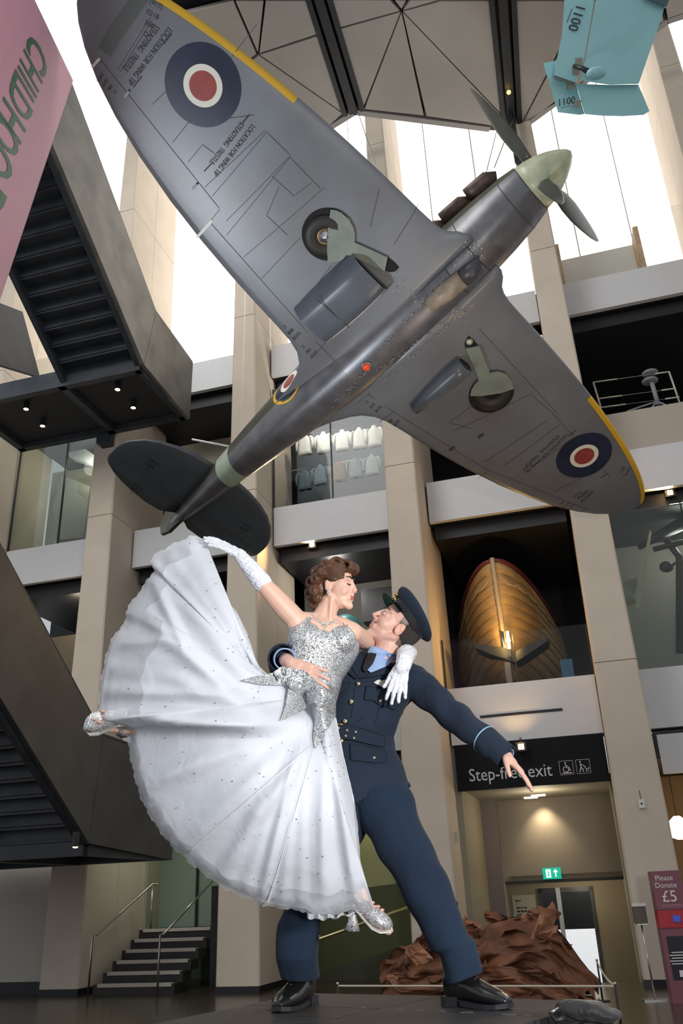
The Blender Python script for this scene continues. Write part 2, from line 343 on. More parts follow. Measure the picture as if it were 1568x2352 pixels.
# ---------------------------------------------------------------- staircases in front of the facade (both run along o at s -1.3)
def PS(s, o, z): return F(s, o, z)
def stair(name, label, s_r, z_l, pts, nst, clad, s_m=-3.35, s_l=-5.98, lamps=()):
    # pts: landing bottom far, landing bottom near(seam), flight bottom end, flight top end, seam top, landing top far as (o, z)
    (of, zf), (on, zn), (oe, ze), (ot, zt), (os_, zs), (ol, zl) = pts
    r = root(name, F(s_r-1, of, 0 if z_l < 5 else zf-3), label, 'staircase')
    th = DV*-.10
    MB().prism([PS(s_r, on, zn), PS(s_r, of, zf), PS(s_r, ol, zl), PS(s_r, os_, zs)], th).build('side_panel', clad, r)
    e = .012
    MB().prism([PS(s_r, on-e, zn+e), PS(s_r, os_-e, zs), PS(s_r, ot, zt), PS(s_r, oe, ze)], th).build('side_panel', clad, r)
    ux = (oe-on)/abs(oe-on)
    MB().prism([PS(s_r, oe-e, ze), PS(s_r, ot-e, zt), PS(s_r, ot-3.2, zt+.1), PS(s_r, oe-3.2, ze+.1)], th).build('side_panel', clad, r)
    # handrail capping
    MB().tube([PS(s_r-.05, ol, zl+.02), PS(s_r-.05, os_, zs+.02), PS(s_r-.05, ot, zt+.02), PS(s_r-.05, ot-3.2, zt+.12)], .045, 6).build('capping_rail', DARKM, r)
    zb = zf
    # soffit frame of the landing: rim beams and cross beam, recessed dark panels
    for a in (s_l, s_m-.09, s_r-.22):
        MB().fbox(a, a+.18 if a != s_r-.22 else a+.12, on, of, zb, zb+.22).build('soffit_beam', DARKM, r)
    for b_ in (on-.02, of-.16):
        MB().fbox(s_l, s_r-.1, b_, b_+.16, zb, zb+.22).build('soffit_beam', DARKM, r)
    for a, b_ in ((s_l+.18, s_m-.09), (s_m+.09, s_r-.22)):
        MB().fbox(a, b_, on+.1, of-.1, zb+.14, zb+.2).build('soffit_panel', mat('soffit_black', (.026, .026, .030), .6), r)
    MB().fbox(s_l, s_r-.1, on, of, zb+.23, zb+.45).build('landing_slab', DARKM, r)
    # flight: left stringer and folded steps
    MB().prism([PS(s_m, on+.1, zn-.12), PS(s_m, on+.1, zn+.35), PS(s_m, oe, ze+.35), PS(s_m, oe, ze-.08)], DV*.12).build('stringer', DARKM, r)
    MB().prism([PS(s_r-.1, on+.1, zn-.1), PS(s_r-.1, on+.1, zn+.3), PS(s_r-.1, oe, ze+.3), PS(s_r-.1, oe, ze-.1)], DV*-.1).build('stringer', DARKM, r)
    do, dz = (oe-on)/nst, (ze-zn)/nst
    for k in range(nst):
        o0, z0 = on+do*k, zn+dz*k+.10
        m = MB().fbox(s_m+.12, s_r-.2, o0+do, o0, z0+dz-.02, z0+dz+.02)
        m.fbox(s_m+.12, s_r-.2, o0-.02, o0+.02, z0, z0+dz)
        m.fbox(s_m+.12, s_r-.2, o0+do, o0+do+.03, z0+dz-.05, z0+dz)
        m.build('step', DARKM, r)
    MB().fbox(s_m+.1, s_r-.1, oe-3.2, oe, ze+.1, ze+.2).build('soffit_panel', DARKM, r)
    return r
up = stair('staircase', 'dark steel staircase hanging high up with four small spotlights under its landing', -1.3, 12.08,
           [(-.2, 12.08), (-2.45, 12.20), (-6.3, 14.72), (-5.98, 16.76), (-2.08, 13.9), (-.15, 13.75)], 12, CLAD)
for x, y in ((270, 893), (306, 935), (60, 938), (98, 977)):
    p = at_z(x, y, 12.06); q = p+np.array([0, 0, .16])
    sp = root('spotlight', p, 'small black cylinder spotlight under the upper stair landing', 'spotlight', 'spotlights under the stair landing')
    MB().lathe(p+np.array([0, 0, -.02]), (0, 0, 1), [(0, .07), (.17, .07)], 12).build('housing', BLACK, sp)
    MB().lathe(p+np.array([0, 0, -.035]), (0, 0, 1), [(0, .03), (.012, .056)], 12).build('lens', SPOTGLOW, sp)
for q in ([(0, 697), (33, 708), (0, 830)], ):
    MB().prism([fs(x, y, -4.6) for x, y in [(0, 696), (52, 716), (92, 866), (0, 838)]], DV*-.1).build('side_panel', DARKM, up)
# bracket that ties the landing to the pier
MB().fbox(-3.75, -3.45, -.3, .0, 11.85, 12.2).build('bracket', DARKM, up)
# glass flag at the end of the landing
lo = stair('staircase', 'black steel staircase climbing to the left behind the silver shoe and white skirt', -1.29, 2.3,
           [(-.2, 2.27), (-3.14, 2.45), (-5.78, 4.32), (-6.22, 6.53), (-2.96, 4.19), (-.2, 4.1)], 9, CLADL)
p = at_z(173, 1945, 2.3)
sp = root('spotlight', p, 'small amber spotlight under the lower black staircase', 'spotlight')
MB().lathe(p, (0, 0, 1), [(0, .05), (.2, .05)], 12).build('housing', BLACK, sp); MB().lathe(p-np.array([0, 0, .015]), (0, 0, 1), [(0, .025), (.012, .04)], 12).build('lens', SPOTGLOW, sp)
# floor-level wall left of the ground stairs
MB().fbox(-9, -4.1, .3, .4, .22, 2.6).build('wall_plaster', mat('pale_plaster', (.48, .45, .40), .8), kind='structure')
MB().fbox(-9, -4.1, .27, .3, 0, .22).build('baseboard_left', BLACK, kind='structure')
# ---------------------------------------------------------------- ground stairs between two piers
g0 = soz(at_z(300, 2285, 0)); g1 = soz(at_z(405, 2141, 1.03))
gs = root('steps', F(g0[0], g0[1], 0), 'flight of dark steps with pale nosings rising between two stone piers', 'steps')
NOS = mat('step_nosing', (.52, .46, .40), .6); TREAD = mat('step_dark', (.022, .02, .019), .5)
sl, sr = soz(at_z(218, 2285, 0))[0], soz(at_z(394, 2285, 0))[0]
for k in range(6):
    z = .172*(k+1); o0 = g0[1]+.33*k; sh = (g1[0]-g0[0])/6*k*.0
    MB().fbox(sl, sr, o0, o0+.36 if k < 5 else o0+1.2, z-.172, z).build('step', TREAD, gs)
    MB().fbox(sl+.1, sr-.06, o0-.025, o0+.10, z-.045, z+.012).build('nosing', NOS, gs)
def handrail(pts, label, posts, r=.021):
    h = root('handrail', pts[0], label, 'handrail')
    MB().tube(pts, r, 8).build('rail', STEEL, h, smooth=True)
    for a, b_ in posts: MB().tube([a, b_], r*.85, 8).build('post', STEEL, h, smooth=True)
a0 = at_z(202, 2287, 0); zt_ = .95
def hr(px0, px1, px2, oz):   # base pixel, lower bend pixel, top pixel
    A = at_z(*px0, 0); so = soz(A)
    Bv = fo(*px1, so[1]); Tv = fo(*px2, so[1]+oz)
    return A, Bv, Tv
A, Bv, Tv = hr((202, 2287), (221, 2150), (350, 2031), 1.9)
handrail([A, Bv*.02+np.array([A[0], A[1], Bv[2]])*.98, Bv+np.array([0, 0, .02]), Tv, Tv+DV*.15], 'steel handrail on the left of the dark steps', [(Tv, fo(345, 2140, 1.9+soz(A)[1]))])
A, Bv, Tv = hr((361, 2288), (377, 2147), (490, 2022), 1.9)
handrail([A, Bv*.02+np.array([A[0], A[1], Bv[2]])*.98, Bv+np.array([0, 0, .02]), Tv], 'steel handrail on the right of the dark steps', [])
MB().fbox(-3.3, .2, g0[1]+3.0, g0[1]+3.1, 0, 4.0).build('wall_stairhead', mat('stairhead_green', (.20, .26, .20), .5), kind='structure')
MB().fbox(-3.27, -3.2, 2.4, g0[1]+3, 0, 4.0).build('wall_stairside', mat('stairside', (.34, .32, .24), .6), kind='structure')
s_ = soz(fo(452, 2060, g0[1]+2.9))
MB().fbox(s_[0]-.015, s_[0]+.015, g0[1]+2.85, g0[1]+2.95, 1.03, 4.0).build('trim_95', BLACK, kind='structure')
MB().fbox(-.95, -.2, g0[1]+.9, g0[1]+1.0, 0, 1.8).build('wall_stair_black', BLACK, kind='structure')
# ---------------------------------------------------------------- ramp passage behind the dancers (olive walls)
MB().fbox(.4, 3.6, 3.3, 3.4, 0, 4.1).build('wall_passage', LIMEW, kind='structure')
r0, r1 = fo(700, 2200, 2.6), fo(960, 2060, 2.6)
MB().prism([F(.35, 2.6, 0), F(3.0, 2.6, 0), F(3.0, 2.6, 1.75), F(.35, 2.6, 1.55)], NV*.1).build('wall_ramp', OLIVE, kind='structure')
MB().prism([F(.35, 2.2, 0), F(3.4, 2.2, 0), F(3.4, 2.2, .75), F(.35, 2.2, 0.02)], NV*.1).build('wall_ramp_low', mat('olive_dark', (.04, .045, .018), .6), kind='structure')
A = at_z(722, 2288, 0); oA = soz(A)[1]
BR = mat('brass_rail', (.55, .50, .25), .3, metal=1)
h = root('handrail', A, 'yellowish metal handrail rising along the olive ramp wall', 'handrail')
Bv = fo(726, 2158, oA); Tv = fo(940, 2082, oA+.5)
MB().tube([A, np.array([A[0], A[1], Bv[2]-.03]), Bv+np.array([.03, 0, 0]), Tv], .025, 8).build('rail', BR, h, smooth=True)
MB().tube([fo(734, 2150, oA+.05), fo(734, 2156, oA+.3)], .012, 6).build('bracket', BR, h)
p = fo(716, 2250, oA+.4)
MB().box(p, (.05, .1, .5)).build('red_cabinet', mat('red_paint', (.45, .01, .01), .4), None, label='red fire cabinet by the ramp handrail, behind the standing leg', cat='cabinet') if False else None
fe = root('fire_extinguisher', np.array([p[0], p[1], 0]), 'red fire extinguisher standing behind the officer\'s straight leg', 'extinguisher')
MB().lathe((p[0], p[1], 0), (0, 0, 1), [(0, .08), (.5, .08), (.58, .05), (.62, .025)], 12).build('cylinder', mat('red_paint', (.45, .01, .01), .35), fe, smooth=True)
MB().box((p[0], p[1], .66), (.03, .06, .04)).build('valve', BLACK, fe)
# ---------------------------------------------------------------- step-free exit: sign, corridor, doors
s0, s1 = bay(3, 4)
sg = root('exit_sign', F((s0+s1)/2, 1.0, 3.27), 'black hanging sign reading Step-free exit with wheelchair and pushchair icons', 'sign')
MB().fbox(s0+.08, s1-.03, 1.0, 1.1, 3.27, 4.13).build('board', mat('sign_black', (.008, .009, .011), .6, spec=.15), sg)
LET = mat('sign_letters', (.62, .60, .60), .5)
cS = (soz(fo(1078, 1800, 1))[0]+soz(fo(1268, 1780, 1))[0])/2
for t_, a_, b_ in (('Step-free', 1078, 1204), ('exit', 1214, 1268)):
    m = MB(); sa, sb_ = soz(fo(a_, 1790, 1))[0], soz(fo(b_, 1780, 1))[0]; v, f_ = text_mesh(t_, .335, .002); sx = (sb_-sa)/(v[:, 0].max()-v[:, 0].min()); v[:, 1] -= v[:, 1].min() if t_ == 'exit' else v[:, 1].min()+.335*.21
    m.add([F((sa+sb_)/2+p[0]*sx, .992-p[2], 3.43+p[1]) for p in v], f_); m.build('lettering', LET, sg)
def icon(px, wh):
    c = soz(fo(px, 1768, 1)); m = MB(); P = lambda a, b_: F(c[0]+a, .992, 3.555+b_)
    q = .125
    for a, b_ in (((-q, -q), (q, -q)), ((q, -q), (q, q)), ((q, q), (-q, q)), ((-q, q), (-q, -q))): m.tube([P(*a), P(*b_)], .004, 4)
    def ln(*pts, r=.011): m.tube([P(*t) for t in pts], r, 6)
    if wh:
        m.ell(P(-.01, .085), (.018, .018, .018)); ln((-.01, .06), (-.005, 0), (.05, 0), (.06, -.05), (.08, -.05)); ln((-.008, .035), (.035, .03), r=.008)
        t = np.linspace(1.9, 6.6, 14); ln(*[(-.012+.05*math.cos(k), -.03+.05*math.sin(k)) for k in t], r=.009); ln((-.09, -.098), (.09, -.098), r=.012)
    else:
        m.ell(P(-.045, .085), (.018, .018, .018)); ln((-.045, .06), (-.04, -.01), (-.075, -.1)); ln((-.04, -.01), (-.01, -.05), (-.005, -.1)); ln((-.04, .045), (0, .02), (.035, .0), r=.008)
        ln((.03, 0), (.045, -.05), (.095, -.05), (.1, -.02), r=.01); m.ell(P(.05, -.09), (.012, .012, .012)); m.ell(P(.09, -.09), (.012, .012, .012)); ln((.05, -.08), (.075, -.05), r=.006)
    m.build('icon', LET, sg)
icon(1301, True); icon(1340, False)
sl_ = soz(fo(1102, 1645, 1)), soz(fo(1292, 1635, 1))
MB().fbox(sl_[0][0], sl_[1][0], .985, 1.0, 4.62, 4.67).build('trim_96', BLACK, kind='structure')
co = 4.0                                               # corridor bulkhead
CW = mat('corridor_taupe', (.23, .20, .18), .75, var=.04)
CL = mat('corridor_beige', (.34, .30, .22), .7)
MB().fbox(s0, s1+.1, 1.15, co, 3.32, 3.42).build('ceiling_corridor', mat('corridor_ceiling', (.36, .33, .27), .7), kind='structure')
b0, b1 = soz(fo(1160, 2025, co)), soz(fo(1382, 2018, co))
MB().fbox(b0[0], s1+.6, co, co+.15, b0[2], 3.34).build('wall_bulkhead', CW, kind='structure')
MB().fbox(s0-.1, b0[0], co-.35, co+.15, -.6, 3.34).build('wall_corridor_pillar', mat('corridor_mauve', (.20, .17, .17), .75), kind='structure')
MB().fbox(s0-.05, s0+.12, 1.15, co, -.6, 3.34).build('wall_corridor_left', CL, kind='structure')
MB().fbox(s1-.05, s1+.15, 1.2, co+3.4, -.6, 3.34).build('wall_corridor_right', CL, kind='structure')
MB().fbox(b0[0]-.02, s1, co-.03, co-.0, b0[2]-.06, b0[2]).build('trim_97', BLACK, kind='structure')
dd = 6.2                                               # door wall
D0, D1 = soz(fo(1243, 2224, dd)), soz(fo(1385, 2040, dd)); zb = D0[2]
MB().fbox(b0[0]-.8, s1, dd, dd+.1, -.6, 2.6).build('wall_door', mat('corridor_cream', (.40, .35, .26), .7), kind='structure')
MB().fbox(b0[0]-.8, s1, co, dd, b0[2]-.0, b0[2]+.1).build('ceiling_lobby', CL, kind='structure')
dl, dr, dt = soz(fo(1243, 2100, dd-.1))[0], soz(fo(1368, 2100, dd-.1))[0], soz(fo(1300, 2038, dd-.1))[2]
dz0 = -.55
do_ = root('door_1', F((dl+dr)/2, dd-.1, dz0), kind='structure'); do_['label'] = 'grey framed glazed double door at the end of the exit corridor'
DG = mat('door_grey', (.06, .06, .065), .4)
MB().fbox(dl, dr, dd-.08, dd, dt-.1, dt).build('door_frame', DG, do_)
for a in (dl, dr-.07): MB().fbox(a, a+.07, dd-.08, dd, dz0, dt).build('door_frame', DG, do_)
dm = dl+(dr-dl)*.36
MB().fbox(dm-.05, dm+.05, dd-.09, dd, dz0, dt).build('door_stile', STEEL, do_)
for a, b_ in ((dl+.07, dm-.05), (dm+.05, dr-.07)):
    zm = dz0+(dt-dz0)*.57
    MB().fbox(a, b_, dd-.06, dd-.03, zm, dt-.1).build('pane', mat('door_dark_pane', (.03, .035, .045), .15), do_)
    MB().fbox(a, b_, dd-.06, dd-.03, dz0+.05, zm).build('frosted_pane', mat('frosted_daylight_pane', (.7, .72, .74), .5, emit=.6, ecol=(.8, .83, .88)), do_)
wsn = root('direction_sign', F(soz(fo(1200, 2070, dd-.05))[0], dd-.05, 1), 'pale wall sign with an arrow and lines of small text beside the exit door', 'sign')
a0, a1 = soz(fo(1176, 2065, dd-.03)), soz(fo(1228, 2062, dd-.03)); zt2, zb2 = soz(fo(1200, 2056, dd-.03))[2], soz(fo(1200, 2108, dd-.03))[2]
MB().fbox(a0[0], a1[0], dd-.04, dd-.02, zb2, zt2).build('board', mat('sign_cream', (.62, .60, .52), .6), wsn)
m = MB()
m.tube([F(a0[0]+.07, dd-.045, zt2-.12), F(a0[0]+.2, dd-.045, zt2-.12)], .008, 5); m.tube([F(a0[0]+.11, dd-.045, zt2-.09), F(a0[0]+.07, dd-.045, zt2-.12), F(a0[0]+.11, dd-.045, zt2-.15)], .008, 5)
for k, w_ in enumerate((.26, .34, .40, .44)):
    x_ = 0.
    while x_ < w_: l_ = random.uniform(.02, .08); m.box(F(a0[0]+.08+x_+l_/2, dd-.045, zt2-.27-k*.075), (l_/2, .004, .016), np.stack([DV, NV, [0, 0, 1]], 1)); x_ += l_+.02
m.build('small_print', BLACK, wsn, kind='stuff')
es = root('running_man_sign', F(soz(fo(1267, 2005, co-.1))[0], co-.1, 2), 'lit green emergency exit sign with running figure and arrow above the doorway', 'sign')
c = soz(fo(1267, 2006, co-.1))
MB().fbox(c[0]-.19, c[0]+.19, co-.12, co-.06, c[2]-.11, c[2]+.11).build('light_box', mat('exit_green', (.0, .35, .24), .4, emit=.55, ecol=(0, .45, .30)), es)
m = MB(); P = lambda a, b_: F(c[0]+a, co-.125, c[2]+b_); EW = mat('exit_white', (.8, .9, .8), .4, emit=.9, ecol=(.85, 1, .85))
m.prism([P(-.12, -.08), P(-.02, -.08), P(-.02, .08), P(-.12, .08)], NV*-.002); m.build('door_pictogram', EW, es)
m = MB(); m.tube([P(.08, -.07), P(.08, .03)], .012, 4); m.prism([P(.03, .02), P(.13, .02), P(.08, .08)], NV*-.004); m.build('arrow', EW, es)
m = MB(); m.ell(P(-.065, .05)-NV*.004, (.014, .014, .014)); m.tube([P(-.065, .03)-NV*.004, P(-.07, -.01)-NV*.004, P(-.09, -.06)-NV*.004], .01, 5); m.tube([P(-.07, -.01)-NV*.004, P(-.045, -.06)-NV*.004], .009, 5); m.tube([P(-.095, .01)-NV*.004, P(-.065, .025)-NV*.004, P(-.04, .005)-NV*.004], .007, 5); m.build('running_figure', mat('exit_green'  , (0, .3, .2)), es)
for (x, y), lab in (((1236, 1827), 'square downlight in the corridor ceiling nearest the step-free sign'), ((1245, 1859), 'lit square downlight throwing a warm pool on the corridor bulkhead')):
    p = at_z(x, y, 3.31); q = soz(p)
    if y > 1840: q[1] = min(q[1], co-.32)
    MB().fbox(q[0]-.14, q[0]+.14, q[1]-.09, q[1]+.09, 3.30, 3.319).build('downlight', mat('downlight_glow', (1, .9, .7), .5, emit=5, ecol=(1, .82, .5)), label=lab, cat='ceiling light')
p = F(soz(fo(1245, 1859, co-.25))[0], co-.28, 3.26)
lamp('SPOT', 'downlight_beam', tuple(p), 70, (1, .82, .5), .06, target=tuple(p+np.array([0, 0, -2])+NV*.45), spot=95, blend=.9)
lamp('POINT', 'corridor_fill', tuple(F(5.6, 2.4, 2.9)), 22, (1, .86, .62), .2)
lamp('POINT', 'lobby_light', tuple(F(6.0, 5.2, 1.6)), 14, (1, .86, .62), .15)
lamp('POINT', 'passage_light', tuple(F(1.9, 2.8, 3.3)), 9, (1, .93, .55), .15)
lamp('POINT', 'stairhead_light', tuple(F(-1.7, g0[1]+1.6, 3.2)), 20, (.9, 1, .75), .2)
# ---------------------------------------------------------------- floodlights under the fascias
def flood(px, py, o, lab, power, tgt):
    p = fo(px, py, o); fr = np.stack([DV, NV, [0, 0, 1]], 1)
    f_ = root('floodlight', p, lab, 'floodlight', None)
    MB().box(p, (.10, .06, .085), fr).build('housing', BLACK, f_)
    for a in (-.03, .03):
        MB().box(p-NV*.062+DV*a, (.022, .008, .05), fr).build('lamp_face', WARMGLOW, f_)
    MB().box(p+np.array([0, 0, .12]), (.02, .02, .06), fr).build('bracket', BLACK, f_)
    lamp('SPOT', 'floodlight_beam', tuple(p-NV*.12), power, (1, .60, .26), .06, target=tgt, spot=110, blend=.8)
flood(718, 1253, 1.25, 'small warm floodlight under the balcony fascia above the dancers', 260, tuple(F(.2, -4, 8.0)))
flood(1197, 1716, .85, 'small warm floodlight fixed to the top of the step-free sign', 25, tuple(F(5.4, .7, 5)))
flood(1538, 1134, 1.25, 'small warm floodlight under the balcony right of the wing tip', 200, tuple(F(6, -3, 9)))
# ---------------------------------------------------------------- the fighter aircraft, hung nose-up to the right
AR = np.array([[0.7203, 0.6936, -0.0048], [-0.616, 0.6429, 0.4552], [0.3189, -0.3249, 0.8904]]); AT = np.array([1.257, 9.511, 8.853])
u_, _, vt_ = np.linalg.svd(AR); AR = u_@vt_
ac = root('fighter_aircraft', AT, 'grey propeller fighter plane with roundels hanging nose up over the dancers', 'aircraft')
ac.matrix_world = Matrix([[*AR[0], AT[0]], [*AR[1], AT[1]], [*AR[2], AT[2]], [0, 0, 0, 1]]); ac['_local'] = 1
TD = math.tan(math.radians(6))
GREY = mat('aircraft_grey', (.135, .132, .135), .40, col2=(.215, .235, .262), vscale=.55, metal=.15, bump=.02, bscale=5)
GREYT = mat('tail_grey', (.085, .10, .115), .4, var=.12, vscale=2, metal=.1)
GREYD = mat('bare_worn_grey', (.155, .155, .165), .36, var=.25, vscale=3.5, metal=.45)
CAMO = mat('camouflage_green', (.065, .072, .042), .45, col2=(.032, .034, .022), vscale=2.0)
SKY = mat('sky_green_paint', (.33, .40, .31), .45, var=.12, vscale=5)
SPIN = mat('spinner_paint', (.42, .44, .30), .4, var=.2, vscale=6)
LINE = mat('panel_line', (.05, .05, .055), .6)
YEL = mat('yellow_edge', (.62, .36, .015), .45)
COVER = mat('wheel_cover_green', (.20, .235, .20), .45, var=.12, vscale=5)
TYRE = mat('tyre_rubber', (.018, .016, .015), .55)
INK = mat('stencil_black', (.02, .02, .022), .6)
def chord(y): return 2.55*math.sqrt(max(0., 1-(abs(y)/5.62)**2))
def wz(y): return (abs(y)-.6)*TD-.05
def lete(y):
    c = chord(y); a = abs(y); le, te = .35*c, -.65*c
    if a < 1.5: te -= 1.55*math.exp(-max(0, a-.30)/.17); le += .22*math.exp(-max(0, a-.42)/.12)
    return le, te
def under(x, y, e=0.):            # point on the lower wing skin
    le, te = lete(y); c = max(le-te, .02); t = min(max((le-x)/c, 0), 1); cc = chord(y)
    th = cc*.075
    low = th*(1-2.2*math.sqrt(t)*(1-t)**.75)*.55 if t < 1 else th*.55
    fil = .50*math.exp(-max(0, abs(y)-.30)/.17)*max(0, (t-.45)/.55)**1.3 if abs(y) < 1.5 else 0
    return np.array([x, y, wz(y)+low+fil-e])
def upper(x, y):
    le, te = lete(y); c = max(le-te, .02); t = min(max((le-x)/c, 0), 1); p = under(x, y)
    th = chord(y)*(.15-.05*abs(y)/5.62)*2.6*math.sqrt(t)*(1-t)
    p[2] = max(p[2]+.002, p[2]+th)
    return p
def prt(mb, name, m, parent=ac, smooth=True, **kw): return mb.build(name, m, parent, smooth, **kw)
ys = [.25, .35, .45, .55, .65, .8, 1.0, 1.3, 1.7, 2.2, 2.8, 3.4, 4.0, 4.5, 4.9, 5.2, 5.4, 5.52, 5.59, 5.615]
xs = [0, .004, .015, .035, .07, .12, .2, .3, .42, .55, .68, .80, .9, .96, 1.]
for sg_ in (-1, 1):
    R = []
    for y in ys:
        le, te = lete(y); lo_ = [under(le+(te-le)*t, sg_*y) for t in xs]; up_ = [upper(le+(te-le)*t, sg_*y) for t in xs]
        R.append(lo_+up_[::-1])
    w_ = prt(MB().rings(R), 'wing', GREY)
# pixel -> wing skin in aircraft coordinates
def onw(px, py, side, h=0.):
    r = AR.T@ray(px, py); c0 = AR.T@(CAM-AT); x, y = 0., 3.*side
    z = wz(y)-h
    for _ in range(8):
        t = (z-c0[2])/r[2]; P = c0+r*t
        z = under(P[0], P[1])[2]-h if abs(P[1]) < 5.6 else wz(P[1])-h
    return P
def onz(px, py, z): r = AR.T@ray(px, py); c0 = AR.T@(CAM-AT); return c0+r*((z-c0[2])/r[2])
def disc(cx, cy, r, e, name, m, rin=0., parent=ac, n=40):
    G = []
    for k in range(4):
        q = rin+(r-rin)*k/3.
        G.append([under(cx+q*math.cos(a), cy+q*math.sin(a), e) for a in np.linspace(0, 2*math.pi, n, endpoint=False)])
    return prt(MB().rings(G, cap=False), name, m, parent)
BLUE = mat('roundel_blue', (.012, .018, .045), .4, var=.2, vscale=4); RWH = mat('roundel_white', (.72, .70, .60), .5); RRED = mat('roundel_red', (.28, .045, .035), .45, var=.15, vscale=8)
for px, py, sd in ((466, 197, -1), (1341, 1047, 1)):
    P = onw(px, py, sd)
    o = disc(P[0], P[1], .46, .005, 'roundel', BLUE); disc(P[0], P[1], .235, .009, 'roundel_white_ring', RWH, parent=o); disc(P[0], P[1], .165, .013, 'roundel_centre', RRED, parent=o)
def ribbon(pxs, side, w=.0075, e=.004, name='panel_line', m=LINE, sub=6):
    P = [onw(x, y, side) for x, y in pxs]; Q = []
    for a, b_ in zip(P[:-1], P[1:]):
        for k in range(sub): Q.append(a+(b_-a)*k/sub)
    Q.append(P[-1]); L, Rr = [], []
    for i, p in enumerate(Q):
        t = Q[min(i+1, len(Q)-1)]-Q[max(i-1, 0)]; t[2] = 0; t /= np.linalg.norm(t)+1e-9; nrm = np.array([-t[1], t[0], 0])*w/2
        L.append(under(p[0]+nrm[0], p[1]+nrm[1], e)); Rr.append(under(p[0]-nrm[0], p[1]-nrm[1], e))
    return prt(MB().grid([L, Rr]), name, m, ac, False)
S, Pt = -1, 1
for side, ln in ((S, [(228, 133), (503, 478)]), (S, [(505, 480), (452, 545)]), (S, [(229, 133), (211, 153)]), (S, [(480, 508), (780, 845)]), (S, [(715, 823), (757, 775)]),
                 (S, [(396, 328), (432, 282), (583, 264)]), (S, [(488, 450), (612, 303), (668, 358), (520, 540)]), (S, [(520, 507), (664, 360), (735, 432)]), (S, [(470, 430), (608, 300)]), (S, [(560, 590), (745, 430)]),
                 (S, [(600, 640), (690, 545)]), (S, [(625, 405), (675, 450), (715, 420)]), (S, [(432, 372), (465, 332), (492, 352)]), (S, [(350, 240), (430, 160)]), (S, [(270, 160), (345, 40)]), (S, [(276, 165), (350, 45)]), (S, [(590, 55), (440, 250)]),
                 (S, [(640, 430), (612, 495), (660, 540)]), (S, [(870, 436), (850, 520)]), (S, [(905, 560), (960, 470)]), (S, [(700, 690), (760, 610)]),
                 (Pt, [(1124, 1080), (1348, 1170)]), (Pt, [(1125, 1078), (1096, 1100)]), (Pt, [(845, 905), (1120, 1080)]), (Pt, [(820, 925), (850, 903)]), (Pt, [(870, 970), (905, 945)]), (Pt, [(1040, 990), (1218, 905), (1270, 950)]),
                 (Pt, [(1110, 1062), (1255, 965)]), (Pt, [(1155, 1070), (1285, 975)]), (Pt, [(1270, 950), (1400, 1095)]), (Pt, [(1085, 985), (1030, 970), (1100, 920)]), (Pt, [(1100, 755), (1280, 950)]), (Pt, [(1200, 1085), (1310, 1010)]), (Pt, [(1270, 1130), (1350, 1090)])):
    ribbon(ln, side)
# pale strips at the aileron ends: daylight through the gaps put into the colour
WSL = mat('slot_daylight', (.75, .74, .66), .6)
ribbon([(487, 506), (452, 545)], S, .035, .006, 'aileron_gap_daylight', WSL); ribbon([(229, 134), (211, 155)], S, .03, .006, 'aileron_gap_daylight', WSL)
for x, y in ((292, 215), (448, 427)):
    P = onw(x, y, S); prt(MB().box((P[0], P[1], P[2]-.02), (.045, .012, .02)), 'aileron_hinge', GREYD, ac, False)
for x, y in ((1104, 1000), (1038, 1030)):
    P = onw(x, y, Pt); prt(MB().box((P[0], P[1], P[2]-.01), (.05, .02, .015)), 'aileron_hinge', LINE, ac, False)
# yellow leading edge strips
for sd in (-1, 1):
    G = []
    for y in list(np.linspace(3.04, 5.3, 14))+[5.42, 5.5, 5.56, 5.6]:
        le, te = lete(y); c = le-te; w = min(.085/c, .2)
        G.append([under(le-c*w*k/4, sd*y, .006) for k in (4, 3, 2, 1, 0)]+[upper(le-c*w*k/3, sd*y)+np.array([.004, 0, .006]) for k in (1, 2, 3)])
    prt(MB().grid(G), 'yellow_leading_edge', YEL)
# worn dark diagonal smear at the left wing tip
ribbon([(240, 120), (262, 80), (318, 0), (345, -40)], S, .17, .003, 'worn_paint_patch', mat('worn_green_grey', (.10, .115, .105), .5))
# stencilled writing
def wtext(lines, p0, p1, side, size, gap=1.25, name='stencil', squash=1.):
    A, B_ = onw(*p0, side), onw(*p1, side); ux = B_-A; L = np.linalg.norm(ux); ux /= L; sx = 1.; nrm = np.array([0, 0, -1.]); nrm[1] = TD*side; nrm /= np.linalg.norm(nrm)
    ux -= nrm*(ux@nrm); ux /= np.linalg.norm(ux); uy = np.cross(nrm, ux)
    for k, t in enumerate(lines):
        m = MB()
        v, f_ = text_mesh(t, size, .001); wmax = v[:, 0].max()-v[:, 0].min(); sx = min(1.0, L/wmax) if len(t) < 6 else (L/wmax if k == 0 else sx)
        q = [(A+B_)/2+ux*p[0]*sx+uy*(p[1]-k*size*gap) for p in v]
        m.add([under(a[0], a[1], .006+.001*p[2]) for a, p in zip(q, v)], f_)
        prt(m, name, INK, ac, False)
def dots(p0, p1, side, n=6):
    m = MB()
    for t in np.linspace(0, 1, n):
        P = onw(p0[0]+(p1[0]-p0[0])*t, p0[1]+(p1[1]-p0[1])*t, side); m.add([under(P[0]+a, P[1]+b_, .006) for a, b_ in ((-.009, -.009), (.009, -.009), (.009, .009), (-.009, .009))], [(0, 1, 2, 3)])
    prt(m, 'stencil_dots', INK, ac, False)
wtext(['LOCATION FOR WING TIP', 'STEADYING  TRESTLE.'], (581, 288), (493, 402), S, .095)
wtext(['LOCATION FOR WING TIP', 'STEADYING  TRESTLE'], (390, 66), (297, 192), S, .10)
dots((571, 265), (556, 283), S); dots((486, 375), (470, 392), S); dots((393, 78), (377, 99), S); dots((324, 177), (308, 198), S)
